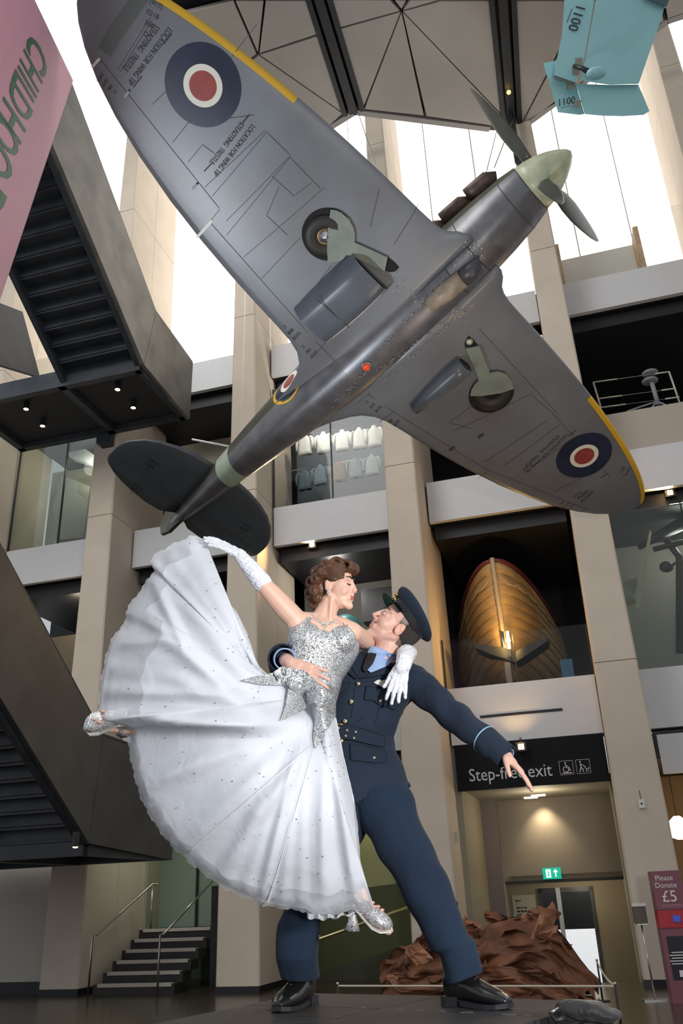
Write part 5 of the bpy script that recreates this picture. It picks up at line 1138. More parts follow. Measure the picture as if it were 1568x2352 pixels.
for k, (x, y, r) in enumerate(((823, 1571, .0115), (807, 1612, .0115), (793, 1657, .0115), (784, 1702, .0115), (873, 1610, .0085), (859, 1741, .0085))):
    p = on_t(x, y, .014); n = unit(CAM-p); MB().lathe(p-n*.006, n, [(0, r*.95), (.003, r), (.007, r*.75), (.009, r*.2)], 12).build('button', BRASS, mn, True)
m = MB(); q = [on_t(x, y, .024) for x, y in ((788, 1664), (776, 1663), (770, 1678), (774, 1694), (783, 1696))]; m.tube(q, .0035, 6); m.build('belt_buckle', GOLD, mn, True)
for x, y in ((797, 1677), (817, 1681), (794, 1690), (813, 1695), (778, 1672), (775, 1685)):
    p = on_t(x, y, .019); n = unit(CAM-p); MB().lathe(p, n, [(0, .0045), (.002, .0045), (.002, .0025), (0, .0025)], 10).build('eyelet', BRASS, mn)
for pts in ([(835, 1645), (818, 1660)], [(872, 1622), (860, 1665)], [(815, 1580), (806, 1650)], [(885, 1690), (830, 1672)]):
    m = MB(); m.tube([on_t(pts[0][0]+(pts[1][0]-pts[0][0])*t, pts[0][1]+(pts[1][1]-pts[0][1])*t, .002) for t in np.linspace(0, 1, 8)], .0014, 5); m.build('seam', NSEAM, mn)
bdg = patch([(858, 1568), (868, 1560), (880, 1564), (886, 1560), (893, 1565), (908, 1576), (909, 1585), (888, 1581), (880, 1579)], 'pilot_badge', mat('badge_cream', (.62, .58, .52), .7), .010)
patch([(881, 1565), (887, 1562), (892, 1567), (889, 1578), (883, 1578)], 'badge_wreath', mat('badge_brown', (.22, .12, .07), .7), .013, bdg)
m = MB(); cpos = Mn(1112, 1697, -.135); ax = unit(Mn(1150, 1728, -.185)-cpos); m.rings([[cpos+ax*dz+(unit(np.cross(ax, UP))*math.cos(a)+np.cross(ax, unit(np.cross(ax, UP)))*math.sin(a))*(.0615) for a in np.linspace(0, 2*math.pi, 30, endpoint=False)] for dz in (0, .006)], cap=False); m.build('rank_braid', mat('pale_blue_braid', (.25, .48, .62), .6), mn, True)
def cuff(a, b_, r, m, name):
    a, b_ = np.array(a), np.array(b_); ax = unit(b_-a); u = unit(np.cross(ax, UP)); w = np.cross(ax, u)
    MB().rings([[a+(b_-a)*t+(u*math.cos(q)+w*math.sin(q))*rr for q in np.linspace(0, 2*math.pi, 24, endpoint=False)] for t, rr in ((0, r*.97), (1, r), (1.02, r*.9), (.6, r*.85))], cap=False).build(name, m, mn, True)
cuff(Mn(648, 1512, -.24), Mn(648, 1511, -.34), .060, NAVY, 'sleeve_cuff'); cuff(Mn(650, 1513, -.28), Mn(654, 1514, -.365), .046, SHIRT, 'shirt_cuff')
cuff(Mn(1135, 1716, -.17), Mn(1163, 1738, -.20), .053, NAVY, 'sleeve_cuff'); cuff(Mn(1150, 1727, -.18), Mn(1162, 1738, -.20), .040, SHIRT, 'shirt_cuff')
# trousers
TRO = cloth_mat('blue_serge_trousers', (.011, .023, .046), .88, .35, 9, .5, 1100, .04, (1, 1, .5))
mb = MB()
loft(mb, [(Mn(843, 1740, .03), np.array([.13, .02, 0]), np.array([0, .10, 0])), (Mn(850, 1800, .03), np.array([.155, .02, 0]), np.array([0, .12, 0])), (Mn(852, 1850, .03), np.array([.15, .02, 0]), np.array([0, .11, 0]))])
def tleg(pts, ax=np.array([1, .0, .0])):
    loft(mb, [(p, unit(ax+np.array([0, 0, tz]))*a, np.array([0, b_, 0])) for p, a, b_, tz in pts], 22, 2.2)
tleg([(Mn(872, 1815, .0), .125, .12, .3), (Mn(895, 1880, -.03), .118, .118, .35), (Mn(930, 1950, -.07), .110, .112, .4), (Mn(966, 2015, -.11), .099, .105, .35), (Mn(1000, 2090, -.13), .090, .095, .35), (Mn(1035, 2170, -.16), .080, .088, .35), (aL+np.array([-.012, .0, .10]), .076, .085, .28), (aL+np.array([.005, -.01, -.005]), .072, .085, .28)])
tleg([(Mn(820, 1815, .05), .115, .12, -.2), (Mn(770, 1930, .05), .105, .11, -.2), (Mn(715, 2050, .03), .095, .10, -.1), (Mn(688, 2120, .03), .088, .095, 0), (Mn(682, 2200, .0), .083, .092, 0), (aR+np.array([-.005, -.01, .0]), .080, .09, 0)])
def tf(co): return .004*np.sin(co@np.array([20., 8., 26.])+1.5*np.sin(co@np.array([-9., 7., 14.])))+.003*np.sin(co@np.array([-30., 10., 22.]))
blob(mb, 'trousers', TRO, mn, .006, 4, .5, None, tf)
for q in ([(915, 1900), (948, 1985), (985, 2080), (1030, 2180), (1062, 2250)], ):
    pass
# shoes
LEA = mat('black_leather', (.010, .010, .011), .22, coat=.3)
def dshoe(a, toe_dir, side):
    d = unit([toe_dir[0], toe_dir[1], 0]); s_ = np.array([-d[1], d[0], 0]); h = np.array([a[0], a[1], ZS+.001])-d*.065
    P = lambda x, z, y=0.: h+d*x*.93+UP*z+s_*y
    mb = MB(); loft(mb, [(P(-.015, .075), s_*.026, UP*.045), (P(.03, .075), s_*.036, UP*.055), (P(.09, .07), s_*.038, UP*.052), (P(.14, .055), s_*.044, UP*.040), (P(.20, .042), s_*.048, UP*.030), (P(.25, .034), s_*.041, UP*.022), (P(.285, .026), s_*.022, UP*.012)], 22, 2.3)
    capsule(mb, P(.055, .10), P(.066, .20), .046, .046)
    ob = blob(mb, 'shoe', LEA, mn, .004, 3, .5)
    m = MB(); m.rings([[P(x, 0+z0, -w), P(x, z0, w), P(x, .016+z0, w), P(x, .016+z0, -w)] for x, w, z0 in ((.07, .034, .008), (.14, .044, .002), (.2, .05, .0), (.25, .043, .002), (.288, .02, .006))]); m.build('sole', BLACK, ob)
    m = MB(); m.rings([[P(x, 0, -w), P(x, 0, w), P(x, .034, w), P(x, .034, -w)] for x, w in ((-.03, .026), (0, .036), (.05, .034))]); m.build('heel', BLACK, ob)
    for k in range(4):
        x = .095+.022*k; m = MB(); m.tube([P(x, .120-.014*k, -.016), P(x+.006, .128-.014*k, 0), P(x, .120-.014*k, .016)], .003, 6); m.build('lace', mat('lace_black', (.02, .02, .02), .6), ob)
dshoe(aR, (-.42, -.9), 0); dshoe(aL, (.75, -.72), 0)
# ---------------------------------------------------------------- pink banner, upper left
PINK = mat('pink_banner', (.84, .42, .55), .55, var=.03); GRN = mat('banner_green', (.004, .14, .045), .5)
bA, bB, bC = dep(168, 185, 10.6), dep(80, 0, 8.9), dep(0, 690, 9.6)
bt = unit(bB-bA); bdn = unit(bC-bA); bn = unit(np.cross(bt, bdn)); bn = bn if bn@(CAM-bA) > 0 else -bn
bo = root('banner', bC, 'pink hanging banner lettered CHILDHOOD in green beside the upper staircase', 'banner')
q = [bA, bA+bt*3.6, bA+bt*3.6+bdn*6.0, bA+bdn*6.0]
MB().prism(q, -bn*.03).build('panel', PINK, bo)
MB().prism([bA-bn*.04, bA+bt*3.6-bn*.04, bA+bt*3.6-bn*.04+bdn*6.0, bA+bdn*6-bn*.04], -bn*.2).build('backing_frame', BLACK, bo)
def onb(px, py): r = ray(px, py); return CAM+r*(((bA-CAM)@bn)/(r@bn))
LETS = [('C', (86, 128), 40, 86), ('H', (72, 164), 30, 84), ('I', (63, 189), 7, 82), ('L', (54, 206), 22, 83), ('D', (46, 236), 38, 88), ('H', (28, 279), 38, 92), ('O', (13, 312), 46, 100), ('O', (-6, 363), 52, 112), ('D', (-30, 440), 54, 120)]
tdir = unit(onb(28, 279)-onb(72, 164)); UH = np.linalg.norm(bA-bB)/np.hypot(88, 185); UWd = np.linalg.norm(onb(28, 279)-onb(72, 164))/np.hypot(44, 115)
for ch, (x, y), wp, hp_ in LETS:
    m = MB(); v, f_ = text_mesh(ch, 1.0, .002, 0., .014); w0 = v[:, 0].max()-v[:, 0].min(); h0 = v[:, 1].max()-v[:, 1].min(); cx, cy = (v[:, 0].max()+v[:, 0].min())/2, (v[:, 1].max()+v[:, 1].min())/2; P0 = onb(x, y)
    m.add([P0+tdir*(p[0]-cx)/w0*wp*UWd-bt*(p[1]-cy)/h0*hp_*UH+bn*(.004+p[2]) for p in v], f_); m.build('letter', GRN, bo)
# ---------------------------------------------------------------- pale blue tail section hanging at the upper right
TEAL = mat('pale_blue_paint', (.30, .58, .60), .45, var=.04, vscale=2); TEALD = mat('pale_blue_painted_shade', (.05, .11, .11), .5)  # second tone is the same blue with shade put into it
td = 9.0
def T(x, y, d=0.): return dep(x, y, td+d)
tl = root('aircraft_tail', T(1400, 200), 'pale blue flying bomb tail and rudder hanging beside the ceiling beam', 'aircraft tail')
vw = unit(T(1400, 130)-CAM)
def slab(pts, th, name, m, parent=tl, ds=None):
    P = [T(x, y, (ds[i] if ds else 0)) for i, (x, y) in enumerate(pts)]; return MB().prism(P, vw*th).build(name, m, parent)
slab([(1378, -60), (1545, -60), (1528, 10), (1512, 60), (1466, 193), (1400, 195), (1332, 185), (1345, 130)], .16, 'fin_panel', TEAL)
slab([(1300, -60), (1375, -60), (1342, 130), (1322, 190), (1271, 172), (1290, 80)], .10, 'rudder_panel', TEAL)
slab([(1322, 193), (1400, 196), (1466, 195), (1491, 255), (1478, 264), (1430, 267), (1382, 266), (1342, 262)], .14, 'tailplane_panel', TEAL, ds=[.06]*8)
slab([(1247, 145), (1276, 139), (1272, 173), (1320, 190), (1341, 262), (1330, 264), (1281, 258)], .08, 'elevator_panel', TEAL, ds=[.14]*7)
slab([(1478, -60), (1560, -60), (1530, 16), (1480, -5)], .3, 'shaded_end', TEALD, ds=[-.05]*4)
slab([(1271, 173), (1322, 190), (1320, 194), (1273, 180)], .3, 'rudder_end', mat('dull_edge', (.18, .22, .19), .6), ds=[.02]*4)
MB().ell(T(1369, 168, -.18), (.105, .07, .058), np.eye(3)).build('mass_balance', TEAL, tl, True)
MB().tube([T(1352, 165, -.16), T(1337, 157, -.12), T(1318, 151, -.03)], [.03, .025, .02], 8).build('balance_arm', BLACK, tl, True)
for x, y in ((1329, 141), (1322, 163), (1312, 197), (1326, 238)): slab([(x-8, y-8), (x+8, y-8), (x+8, y+8), (x-8, y+8)], .02, 'hinge_patch', mat('hinge_taupe', (.25, .24, .19), .6), ds=[-.012 if y < 190 else .045]*4)
def ttext(t, p0, p1, size, dd_):
    a, b_ = T(*p0, dd_), T(*p1, dd_); ux = unit(b_-a); uy = unit(np.cross(-vw, ux)); m = MB(); text_on(m, t, size, (a+b_)/2, ux, uy, 1, .001); m.build('lettering', INK, tl)
    MB().tube([a-uy*size*.52, b_-uy*size*.52], .004, 4).build('underline', INK, tl)
ttext('1100', (1329, 25), (1318, 56), .15, -.012); ttext('1100', (1287, 236), (1314, 231), .10, .12)
MB().tube([T(1440, -20), T(1440, -20)+np.array([0, 0, 8])], .012, 6).build('hanging_cable', STEEL, tl)
# ---------------------------------------------------------------- clinker lifeboat on the first-floor balcony
bc = soz(fo(1172, 1560, 1.6)); BO = 1.45; bz = 5.30; bs = bc[0]
WOOD = mat('varnished_planks', (.48, .32, .15), .42, var=.15, vscale=3, stretch=(1, 1, 6)); KEEL = mat('pale_stem', (.50, .38, .22), .5); REDG = mat('dark_red_gunwale', (.15, .025, .03), .5)
bo_ = root('lifeboat', F(bs, BO+1, bz), 'clinker-built wooden lifeboat seen bow on behind the balcony front', 'boat')
BH, BWd = 2.74, 1.34
lean = -.06
def hull(u, k, off=0.):          # u 0 bow .. 1 amidships, k 0 keel .. 1 gunwale, one side
    w = BWd*(u**.52)*float(np.interp(k, [0, .08, .2, .35, .5, .7, .85, 1], [.02, .40, .70, .90, .99, 1., .98, .95]))
    z = bz+.05+(BH-.05)*k*(1-.20*u*k**.5)
    return w+off, BO+.25*(1-k)*.6+4.1*u, z
NPL = 11
for sd in (-1, 1):
    for p_ in range(NPL):
        k0, k1 = .04+p_/NPL*.94, .04+(p_+1.10)/NPL*.94; G = []
        for u in np.linspace(0, 1, 30)**1.6:
            row = []
            for k, off in ((k0, .012), (k0, 0.045), (k1, 0.008)):
                w, o_, z = hull(u, min(k, 1)); row.append(F(bs+lean*(z-bz)/BH-.05*(o_-BO)+sd*(w+(off if u > .001 else .01)), o_, z))
            G.append(row)
        MB().grid(G).build('plank', WOOD, bo_, True)
    pts = []
    for u in np.linspace(0, 1, 16)**1.5: w, o_, z = hull(u, 1); pts.append(F(bs+lean*(z-bz)/BH-.05*(o_-BO)+sd*(w+.02), o_, z+.02))
    MB().tube(pts, .05, 8).build('gunwale', REDG, bo_, True)
    # grab rope looped along the side
    rp = []
    for k, u in enumerate(np.linspace(.02, .8, 33)**1.3): w, o_, z = hull(u, .84); rp.append(F(bs+lean*(z-bz)/BH-.05*(o_-BO)+sd*(w+.06), o_-.02, z-.10*abs(math.sin(k*math.pi/6))))
    MB().tube(rp, .012, 6).build('grab_rope', mat('pale_rope', (.50, .44, .33), .8), bo_, True)
pts = []
for k in np.linspace(0, 1.06, 14): w, o_, z = hull(0, min(k, 1)); pts.append(F(bs+lean*(z-bz)/BH, o_-.05, z+(k-1)*.9 if k > 1 else z))
MB().tube(pts, .055, 8).build('stem', KEEL, bo_, True)
pts = [F(bs-.02+lean*(z-bz)/BH, BO-.02+.15*(1-(z-bz)/1.2), z) for z in (bz, bz+.3, bz+.7, bz+1.15)]
MB().tube(pts, .035, 6).build('keel_band', STEEL, bo_, True)
c1 = root('boat_cradle', F(bs, BO, bz-.05), 'black stepped wooden cradle wedges under the lifeboat bow', 'cradle')
for sd, pp in ((-1, [(1183, 1521), (1178, 1497), (1160, 1488), (1087, 1478), (1090, 1487), (1130, 1504)]), (1, [(1184, 1521), (1182, 1497), (1205, 1484), (1258, 1462), (1257, 1472), (1225, 1494)])):
    MB().prism([fo(x, y, BO-.12) for x, y in pp], NV*.6).build('wedge', BLACK, c1)
MB().fbox(bs-.06, bs+.06, BO-.15, BO+.1, 5.2, fo(1183, 1521, BO-.1)[2]).build('post', mat('cradle_steel', (.16, .15, .15), .4, metal=.6), c1)
p = fo(1167, 1470, BO-.30)
bl = root('boat_lamp', p, 'small lamp with a glowing tube lighting the lifeboat stem', 'lamp')
MB().tube([p+UP*.18, p-UP*.18], .03, 8).build('tube', mat('hot_lamp', (1, .8, .5), .4, emit=8, ecol=(1, .75, .35)), bl); MB().tube([p-UP*.19, p-UP*.35], .02, 6).build('stalk', STEEL, bl)
lamp('POINT', 'boat_lamp_light', tuple(p-NV*.18), 45, (1, .58, .16), .05)
pb_ = fo(1303, 1540, 1.5)
MB().box(pb_, (.12, .06, .22), np.stack([DV, NV, UP], 1)).build('information_panel', mat('blue_panel', (.02, .10, .22), .4), label='small blue information panel right of the lifeboat', cat='panel')
# ---------------------------------------------------------------- shirts behind the glass of the second floor
sc0 = root('x', (0, 0, 0)); bpy.data.objects.remove(sc0)
def plaid(name, a, b_, sc=9.):
    m = mat(name, a, .8); nt = m.node_tree; b = nt.nodes['Principled BSDF']; tc = nt.nodes.new('ShaderNodeTexCoord'); ws = []
    for dr in ('X', 'Z'):
        w = nt.nodes.new('ShaderNodeTexWave'); w.bands_direction = dr; w.inputs['Scale'].default_value = sc; nt.links.new(tc.outputs['Object'], w.inputs[0]); ws.append(w)
    mu = nt.nodes.new('ShaderNodeMath'); mu.operation = 'MULTIPLY'; nt.links.new(ws[0].outputs['Fac'], mu.inputs[0]); nt.links.new(ws[1].outputs['Fac'], mu.inputs[1])
    r = nt.nodes.new('ShaderNodeValToRGB'); r.color_ramp.elements[0].color = (*a, 1); r.color_ramp.elements[1].color = (*b_, 1); r.color_ramp.elements[1].position = .6; nt.links.new(mu.outputs[0], r.inputs[0]); nt.links.new(r.outputs[0], b.inputs['Base Color']); return m
def shirt(px, py, o, w, h, m, lab, grp):
    c = fo(px, py, o); r = root('shirt', c-UP*h, lab, 'shirt', grp); fr = lambda a, z, d=0.: c+DV*a+UP*z+NV*d
    G = []
    for t in np.linspace(0, 1, 9):
        ww = w*(.20+.80*min(1, t*5)) if t < .2 else w*(1+.06*t); ring = []
        for a in np.linspace(0, 2*math.pi, 16, endpoint=False): ring.append(fr(ww/2*math.cos(a), -t*h+.02*math.sin(a*5)*(t > .95), (.07+.015*math.sin(6*a+px))*math.sin(a)))
        G.append(ring)
    MB().rings(G).build('body', m, r, True)
    for sd in (-1, 1): MB().tube([fr(sd*w*.42, -.06), fr(sd*w*.58, -.22*h, -.03), fr(sd*w*.62, -.5*h, -.04), fr(sd*w*.60, -.78*h, -.04)], [w*.14, w*.15, w*.13, w*.11], 10, flat=.6).build('sleeve', m, r, True)
    MB().tube([fr(-.05, .015), fr(0, .03), fr(.05, .015)], .02, 6).build('collar', m, r, True)
WHT = mat('white_shirt', (.80, .79, .73), .8, var=.05, vscale=8, bump=.3, bscale=12)
for k, x in enumerate((700, 742, 785, 824, 858)): shirt(x, 1000-k*5, 1.9, .35, .56, WHT, 'white shirt hanging in the top row behind the second floor glass', 'white shirts behind the glass')
PL = [plaid('blue_check', (.04, .09, .14), (.50, .58, .60)), plaid('brown_check', (.10, .06, .04), (.48, .36, .26)), plaid('navy_check', (.05, .09, .12), (.55, .60, .58), 8), plaid('pale_blue_check', (.22, .34, .42), (.60, .48, .36), 7), plaid('teal_stripe', (.05, .08, .10), (.20, .25, .28), 14)]
LB = ('white and blue checked', 'brown checked', 'navy and cream checked', 'pale blue and tan checked', 'dark striped')
for k, x, y in ((4, 700, 1090), (0, 735, 1078), (1, 777, 1070), (2, 815, 1062), (3, 853, 1055)): shirt(x, y-8, 1.9, .35, .52, PL[k], LB[k]+' shirt hanging in the lower row behind the glass', 'checked shirts behind the glass')
for y0_, y1_, lab in ((1001, 979, 'thin hanging rail carrying the white shirts'), (1083, 1047, 'thin hanging rail carrying the checked shirts')):
    MB().tube([fo(670, y0_, 1.9)+UP*.02, fo(880, y1_, 1.9)+UP*.02], .012, 6).build('clothes_rail', STEEL, label=lab, cat='rail')
lamp('POINT', 'shirt_display_light', tuple(F(1.7, 1.35, 12.9)), 42, (1, .97, .9), .1)
# ---------------------------------------------------------------- crushed rusted car
RUST = mat('rusted_steel', (.075, .028, .014), .6, metal=.2, col2=(.25, .10, .05), vscale=3.2, bump=.35, bscale=16)
RUSTD = mat('dark_rust', (.05, .018, .01), .7, var=.4, vscale=5)
ra, rb_ = at_z(868, 2290, 0), at_z(1353, 2299, 0); rb_[2] = ra[2] = 0
ra = at_z(872, 2287, .02)*np.array([1, 1, 0]); rx = unit(rb_-ra); ry = unit(np.array([-rx[1], rx[0], 0])); RL = np.linalg.norm(rb_-ra)
rc = root('car_wreck', (ra+rb_)/2+ry*.6, 'crushed rust-brown car wreck roped off behind the dancers', 'wreck')
from mathutils import noise as mnoise
rsd = random.Random(11)
def crumple(u, v, front):
    # u along, v 0 bottom .. 1 top ; silhouette read from the photograph
    prof = [(0, .15), (.015, .50), (.06, .62), (.2, .66), (.32, .70), (.38, .90), (.42, .95), (.47, .78), (.53, .98), (.62, 1.06), (.75, 1.04), (.82, .96), (.88, .76), (.93, .48), (.97, .28), (1, .1)]
    top = np.interp(u, [a for a, _ in prof], [b_ for _, b_ in prof]); top *= 1.04
    return top
def crash_sheet(u0, u1, v0, v1, d0, amp, n=46, seed=0, lean_=.25):
    G = []
    for i in range(n):
        u = u0+(u1-u0)*i/(n-1.); row = []
        for j in range(40):
            v = v0+(v1-v0)*j/39.; z = crumple(u, v, True)*v; y = d0+lean_*v*v
            q = Vector((u*3.4+seed*7, v*2.4, seed*3.7)); f1 = mnoise.noise(q*1.1); f2 = mnoise.noise(q*2.6+Vector((5, 1, 2))); f3 = abs(mnoise.noise(q*1.8+Vector((9, 3, 1)))); f4 = abs(mnoise.noise(Vector((u*9+seed, v*14+u*3, 2.))))
            y += amp*(f1*.9+f2*.55-f3*1.1-f4*.35); z += amp*.35*(f2+f1)*min(1, v*4); xx = u*RL+amp*.5*mnoise.noise(q*1.7+Vector((3, 8, 4)))
            row.append(ra+rx*xx+ry*y+UP*max(0.005, z))
        G.append(row)
    return MB().grid(G)
crash_sheet(0, 1, 0, 1, .12, .32, 150, 1, .55).build('crushed_side', RUST, rc, True)
crash_sheet(0.02, .98, 0, .42, -.02, .20, 130, 4, .12).build('crumpled_sill', RUST, rc, True)
crash_sheet(.0, .97, .0, 1.0, 0.75, .10, 50, 7, -.2).build('far_side', RUSTD, rc)
G = []
for i in range(60):
    u = i/59.; row = []
    for j in range(16): t = j/15.; q = Vector((u*5, t*3, 9)); row.append(ra+rx*u*RL+ry*(.3+.35*t)+UP*(crumple(u, 1, True)*(.93-.1*t)+.22*mnoise.noise(q*1.4)-.2*abs(mnoise.noise(q*2.3))))
    G.append(row)
MB().grid(G).build('crushed_roof', RUST, rc)
for k in range(30):                                     # torn folded plates
    u = rsd.uniform(.04, .88); v = rsd.choice([rsd.uniform(.15, .9), rsd.uniform(.8, .98)]); c = ra+rx*u*RL+ry*(rsd.uniform(-.10, .12)+.55*v*v)+UP*(crumple(u, v, True)*v); a = rsd.uniform(0, 6.28); L = rsd.uniform(.12, .38); w = rsd.uniform(.06, .16)
    e1 = unit(rx*math.cos(a)+UP*math.sin(a)*.7+ry*rsd.uniform(-.4, .2)); e2 = unit(np.cross(e1, ry)+ry*rsd.uniform(-.6, .6)); G = []
    for i in range(7):
        s_ = i/6.-.5; G.append([c+e1*L*s_*2+e2*w*(t+.25*math.sin(s_*7+k))-ry*(.06*math.sin(t*3+s_*5)+.04*rsd.random()) for t in (-1, -.45, .1, .6, 1)])
    MB().grid(G).build('torn_plate', RUST if k % 3 else mat('bright_rust', (.36, .17, .09), .55, var=.3, vscale=4), rc)
p0 = fo(1036, 2085, -.6); MB().prism([dep(1024, 2170, 14.2), dep(1032, 2092, 14.2), dep(1040, 2083, 14.2), dep(1050, 2070, 14.2), dep(1052, 2078, 14.2), dep(1044, 2095, 14.2), dep(1044, 2170, 14.2)], (0, .03, 0)).build('torn_plate', RUST, rc)
# ---------------------------------------------------------------- rope barrier
ROPE = mat('barrier_rope', (.52, .47, .38), .7)
def post(base, lab):
    r = root('barrier_post', base, lab, 'barrier post'); MB().lathe(base, UP, [(0, .11), (.012, .11), (.02, .02)], 16).build('base', BLACK, r, True); MB().lathe(base+UP*.015, UP, [(0, .014), (.5, .014)], 10).build('rod', BLACK, r, True); MB().lathe(base+UP*.51, UP, [(0, .019), (.025, .019), (.03, .01)], 10).build('cap', STEEL, r, True); return base+UP*.50
def pbase(px, py): d = FPX*.97; P = at_z(px, py, .53); return np.array([P[0], P[1], 0])
t1 = post(pbase(775, 2258), 'thin black barrier post at the olive ramp end of the rope'); t2 = post(pbase(1411, 2258), 'thin black barrier post in front of the car wreck near the sanitiser stand'); t3 = post(pbase(1370, 2204), 'thin black barrier post behind the car wreck by the bright door'); t4 = np.array([t1[0]+.9, t1[1]+1.2, .5])
for a, b_, lab, sag in ((t1, t2, 'taut cream barrier rope across the front of the car wreck', .0), (t3, t2, 'slack cream barrier rope beside the exit corridor', .05)):
    MB().tube([a+(b_-a)*t-UP*sag*math.sin(math.pi*t) for t in np.linspace(0, 1, 9)], .012, 6).build('barrier_rope', ROPE, label=lab, cat='rope')
# ---------------------------------------------------------------- donation box and sanitiser stand
db = at_z(1548, 2306, 0); dn = root('donation_box', db, 'tall maroon donation box reading Please Donate £5', 'donation box')
wx = unit(at_z(1600, 2306, 0)-at_z(1500, 2306, 0)); wx[2] = 0; wx = unit(np.array([1, -.12, 0])); wy = np.array([-wx[1], wx[0], 0]); fr = np.stack([wx, wy, UP], 1)
MAR = mat('maroon_panel', (.20, .055, .085), .4); RED = mat('donation_red', (.42, .008, .02), .35)
hB = 1.66; wB = .21; c0 = db+wx*.20
def bxp(z0, z1, m, name, d=0., w=wB, th=.12): return MB().box(c0+UP*(z0+z1)/2-wy*d+wy*.12, (w, th, (z1-z0)/2), fr).build(name, m, dn)
bxp(0, .92, MAR, 'cabinet'); bxp(.925, 1.15, RED, 'card_reader_panel', .015); bxp(1.155, hB, MAR, 'header_panel', .0, wB*.98)
bxp(.28, .82, mat('box_window', (.02, .02, .03), .1), 'window', .006, wB*.72)
MB().box(c0+UP*1.04-wy*.02+wx*.03, (.05, .02, .04), fr).build('card_reader', mat('reader_screen', (.02, .03, .12), .2, emit=.3, ecol=(.05, .1, .6)), dn)
PW = mat('panel_white', (.75, .70, .70), .5)
fp = c0-wy*.006
def dtext(t, z, size, x=0.): m = MB(); text_on(m, t, size, fp+UP*z+wx*x, wx, UP, 1, .001); m.build('lettering', PW, dn)
dtext('Please', 1.565, .10, -.04); dtext('Donate', 1.47, .10, -.03); dtext('£5', 1.32, .21, -.01)
for z, w in ((1.215, .14), (1.195, .15)): MB().box(fp+UP*z, (w, .001, .004), fr).build('small_print', mat('pink_print', (.45, .22, .26), .5), dn)
for k, w in enumerate((.10, .13, .11, .14, .12)): MB().box(fp-wy*.012+UP*(.62-k*.035)-wx*.02, (w, .001, .006), fr).build('window_print', PW, dn)
MB().box(fp-wy*.012+UP*.36+wx*.03, (.09, .001, .04), fr).build('logo_plate', PW, dn)
sb = at_z(1505, 2298, 0); sn = root('sanitiser_stand', sb, 'hand sanitiser dispenser on a slim steel stand by the stone pier', 'dispenser stand')
MB().box(sb+UP*.008, (.17, .12, .008), fr).build('base_plate', STEEL, sn)
tp_ = sb+UP*1.0-wx*.02
MB().tube([sb, tp_], .014, 8).build('pole', STEEL, sn, True)
MB().box(tp_+UP*.10, (.09, .05, .12), fr).build('dispenser', mat('dispenser_smoke', (.10, .08, .06), .2), sn); MB().box(tp_+UP*.225-wy*.01, (.095, .055, .02), fr).build('lid', mat('dispenser_white', (.75, .75, .73), .4), sn); MB().box(tp_-UP*.03-wy*.06, (.08, .07, .006), fr).build('drip_tray', STEEL, sn)
p = fo(1473, 1846, -.03); wl = root('wall_sensor', p, 'small white sensor box with a short cable on the right stone pier', 'sensor')
fF = np.stack([DV, NV, UP], 1); MB().box(p, (.05, .025, .07), fF).build('case', mat('sensor_white', (.7, .7, .68), .5), wl); MB().tube([p+UP*.07, p+UP*.22], .006, 5).build('cable', BLACK, wl); MB().lathe(p-NV*.026, -NV, [(0, .018), (.006, .015)], 10).build('sensor_eye', BLACK, wl)
p = fo(1047, 1923, -.015); MB().box(p, (.03, .008, .085), fF).build('wall_notice', mat('notice_grey', (.30, .32, .26), .6), label='small grey notice on the corner of the pier behind the officer', cat='notice')
# ---------------------------------------------------------------- bag on the stage
bp = at_z(1336, 2349, ZS); bg = root('rucksack', bp, 'dark grey fabric bag lying on the stage corner', 'bag')
mb = MB(); mb.ell(bp+np.array([.01, 0, .034]), (.085, .08, .032), None, 20, 12); mb.ell(bp+np.array([-.03, .01, .03]), (.05, .06, .032), None, 16, 10); mb.ell(bp+np.array([.07, -.01, .02]), (.06, .07, .022), None, 16, 10)
blob(mb, 'bag_body', cloth_mat('bag_nylon', (.016, .016, .018), .6, .5, 18, .2, 600, .1), bg, .006, 4, .5, None, lambda co: .004*np.sin(co@np.array([40., 30., 50.])))
MB().tube([bp+np.array([-.07, -.02, .04]), bp+np.array([-.10, -.03, .03]), bp+np.array([-.09, -.04, .012]), bp+np.array([-.06, -.04, .02])], .008, 6).build('strap', BLACK, bg, True)
MB().tube([bp+np.array([-.075, -.03, .045]), bp+np.array([-.10, -.04, .036])], .004, 6).build('buckle', STEEL, bg, True)
# ---------------------------------------------------------------- gallery contents
gp = fo(795, 1448, 2.2); gl_ = root('globe', np.array([gp[0], gp[1], 5.2]), 'teal globe on a stand in the first floor gallery between the dancers', 'globe')
MB().ell(gp, (.38, .38, .38), None, 28, 18).build('sphere', mat('teal_globe', (.10, .32, .34), .35, var=.2, vscale=3), gl_, True); MB().lathe((gp[0], gp[1], 5.2), UP, [(0, .2), (.04, .2), (.06, .04), (gp[2]-5.2-.3, .04)], 14).build('stand', BLACK, gl_, True)
MB().fbox(.5, 1.0, 2.4, 2.9, 5.2, 7.6).build('display_case', mat('case_grey', (.30, .31, .30), .5), label='pale grey display case stacked in the gallery left of the woman\'s hair', cat='display case')
MB().fbox(2.0, 3.1, 2.6, 3.0, 7.4, 8.2).build('hanging_screen', mat('screen_dark', (.05, .05, .055), .4), label='dark hanging panel in the gallery above the officer\'s cap', cat='panel')
lamp('POINT', 'gallery_light', tuple(F(1.6, 1.9, 8.3)), 26, (1, .95, .85), .2)
lamp('POINT', 'east_gallery_light', tuple(F(9.4, 2.2, 8.2)), 24, (1, .96, .86), .2)
lamp('POINT', 'west_gallery_light', tuple(F(-5.4, 2.0, 12.6)), 34, (1, .95, .85), .2)
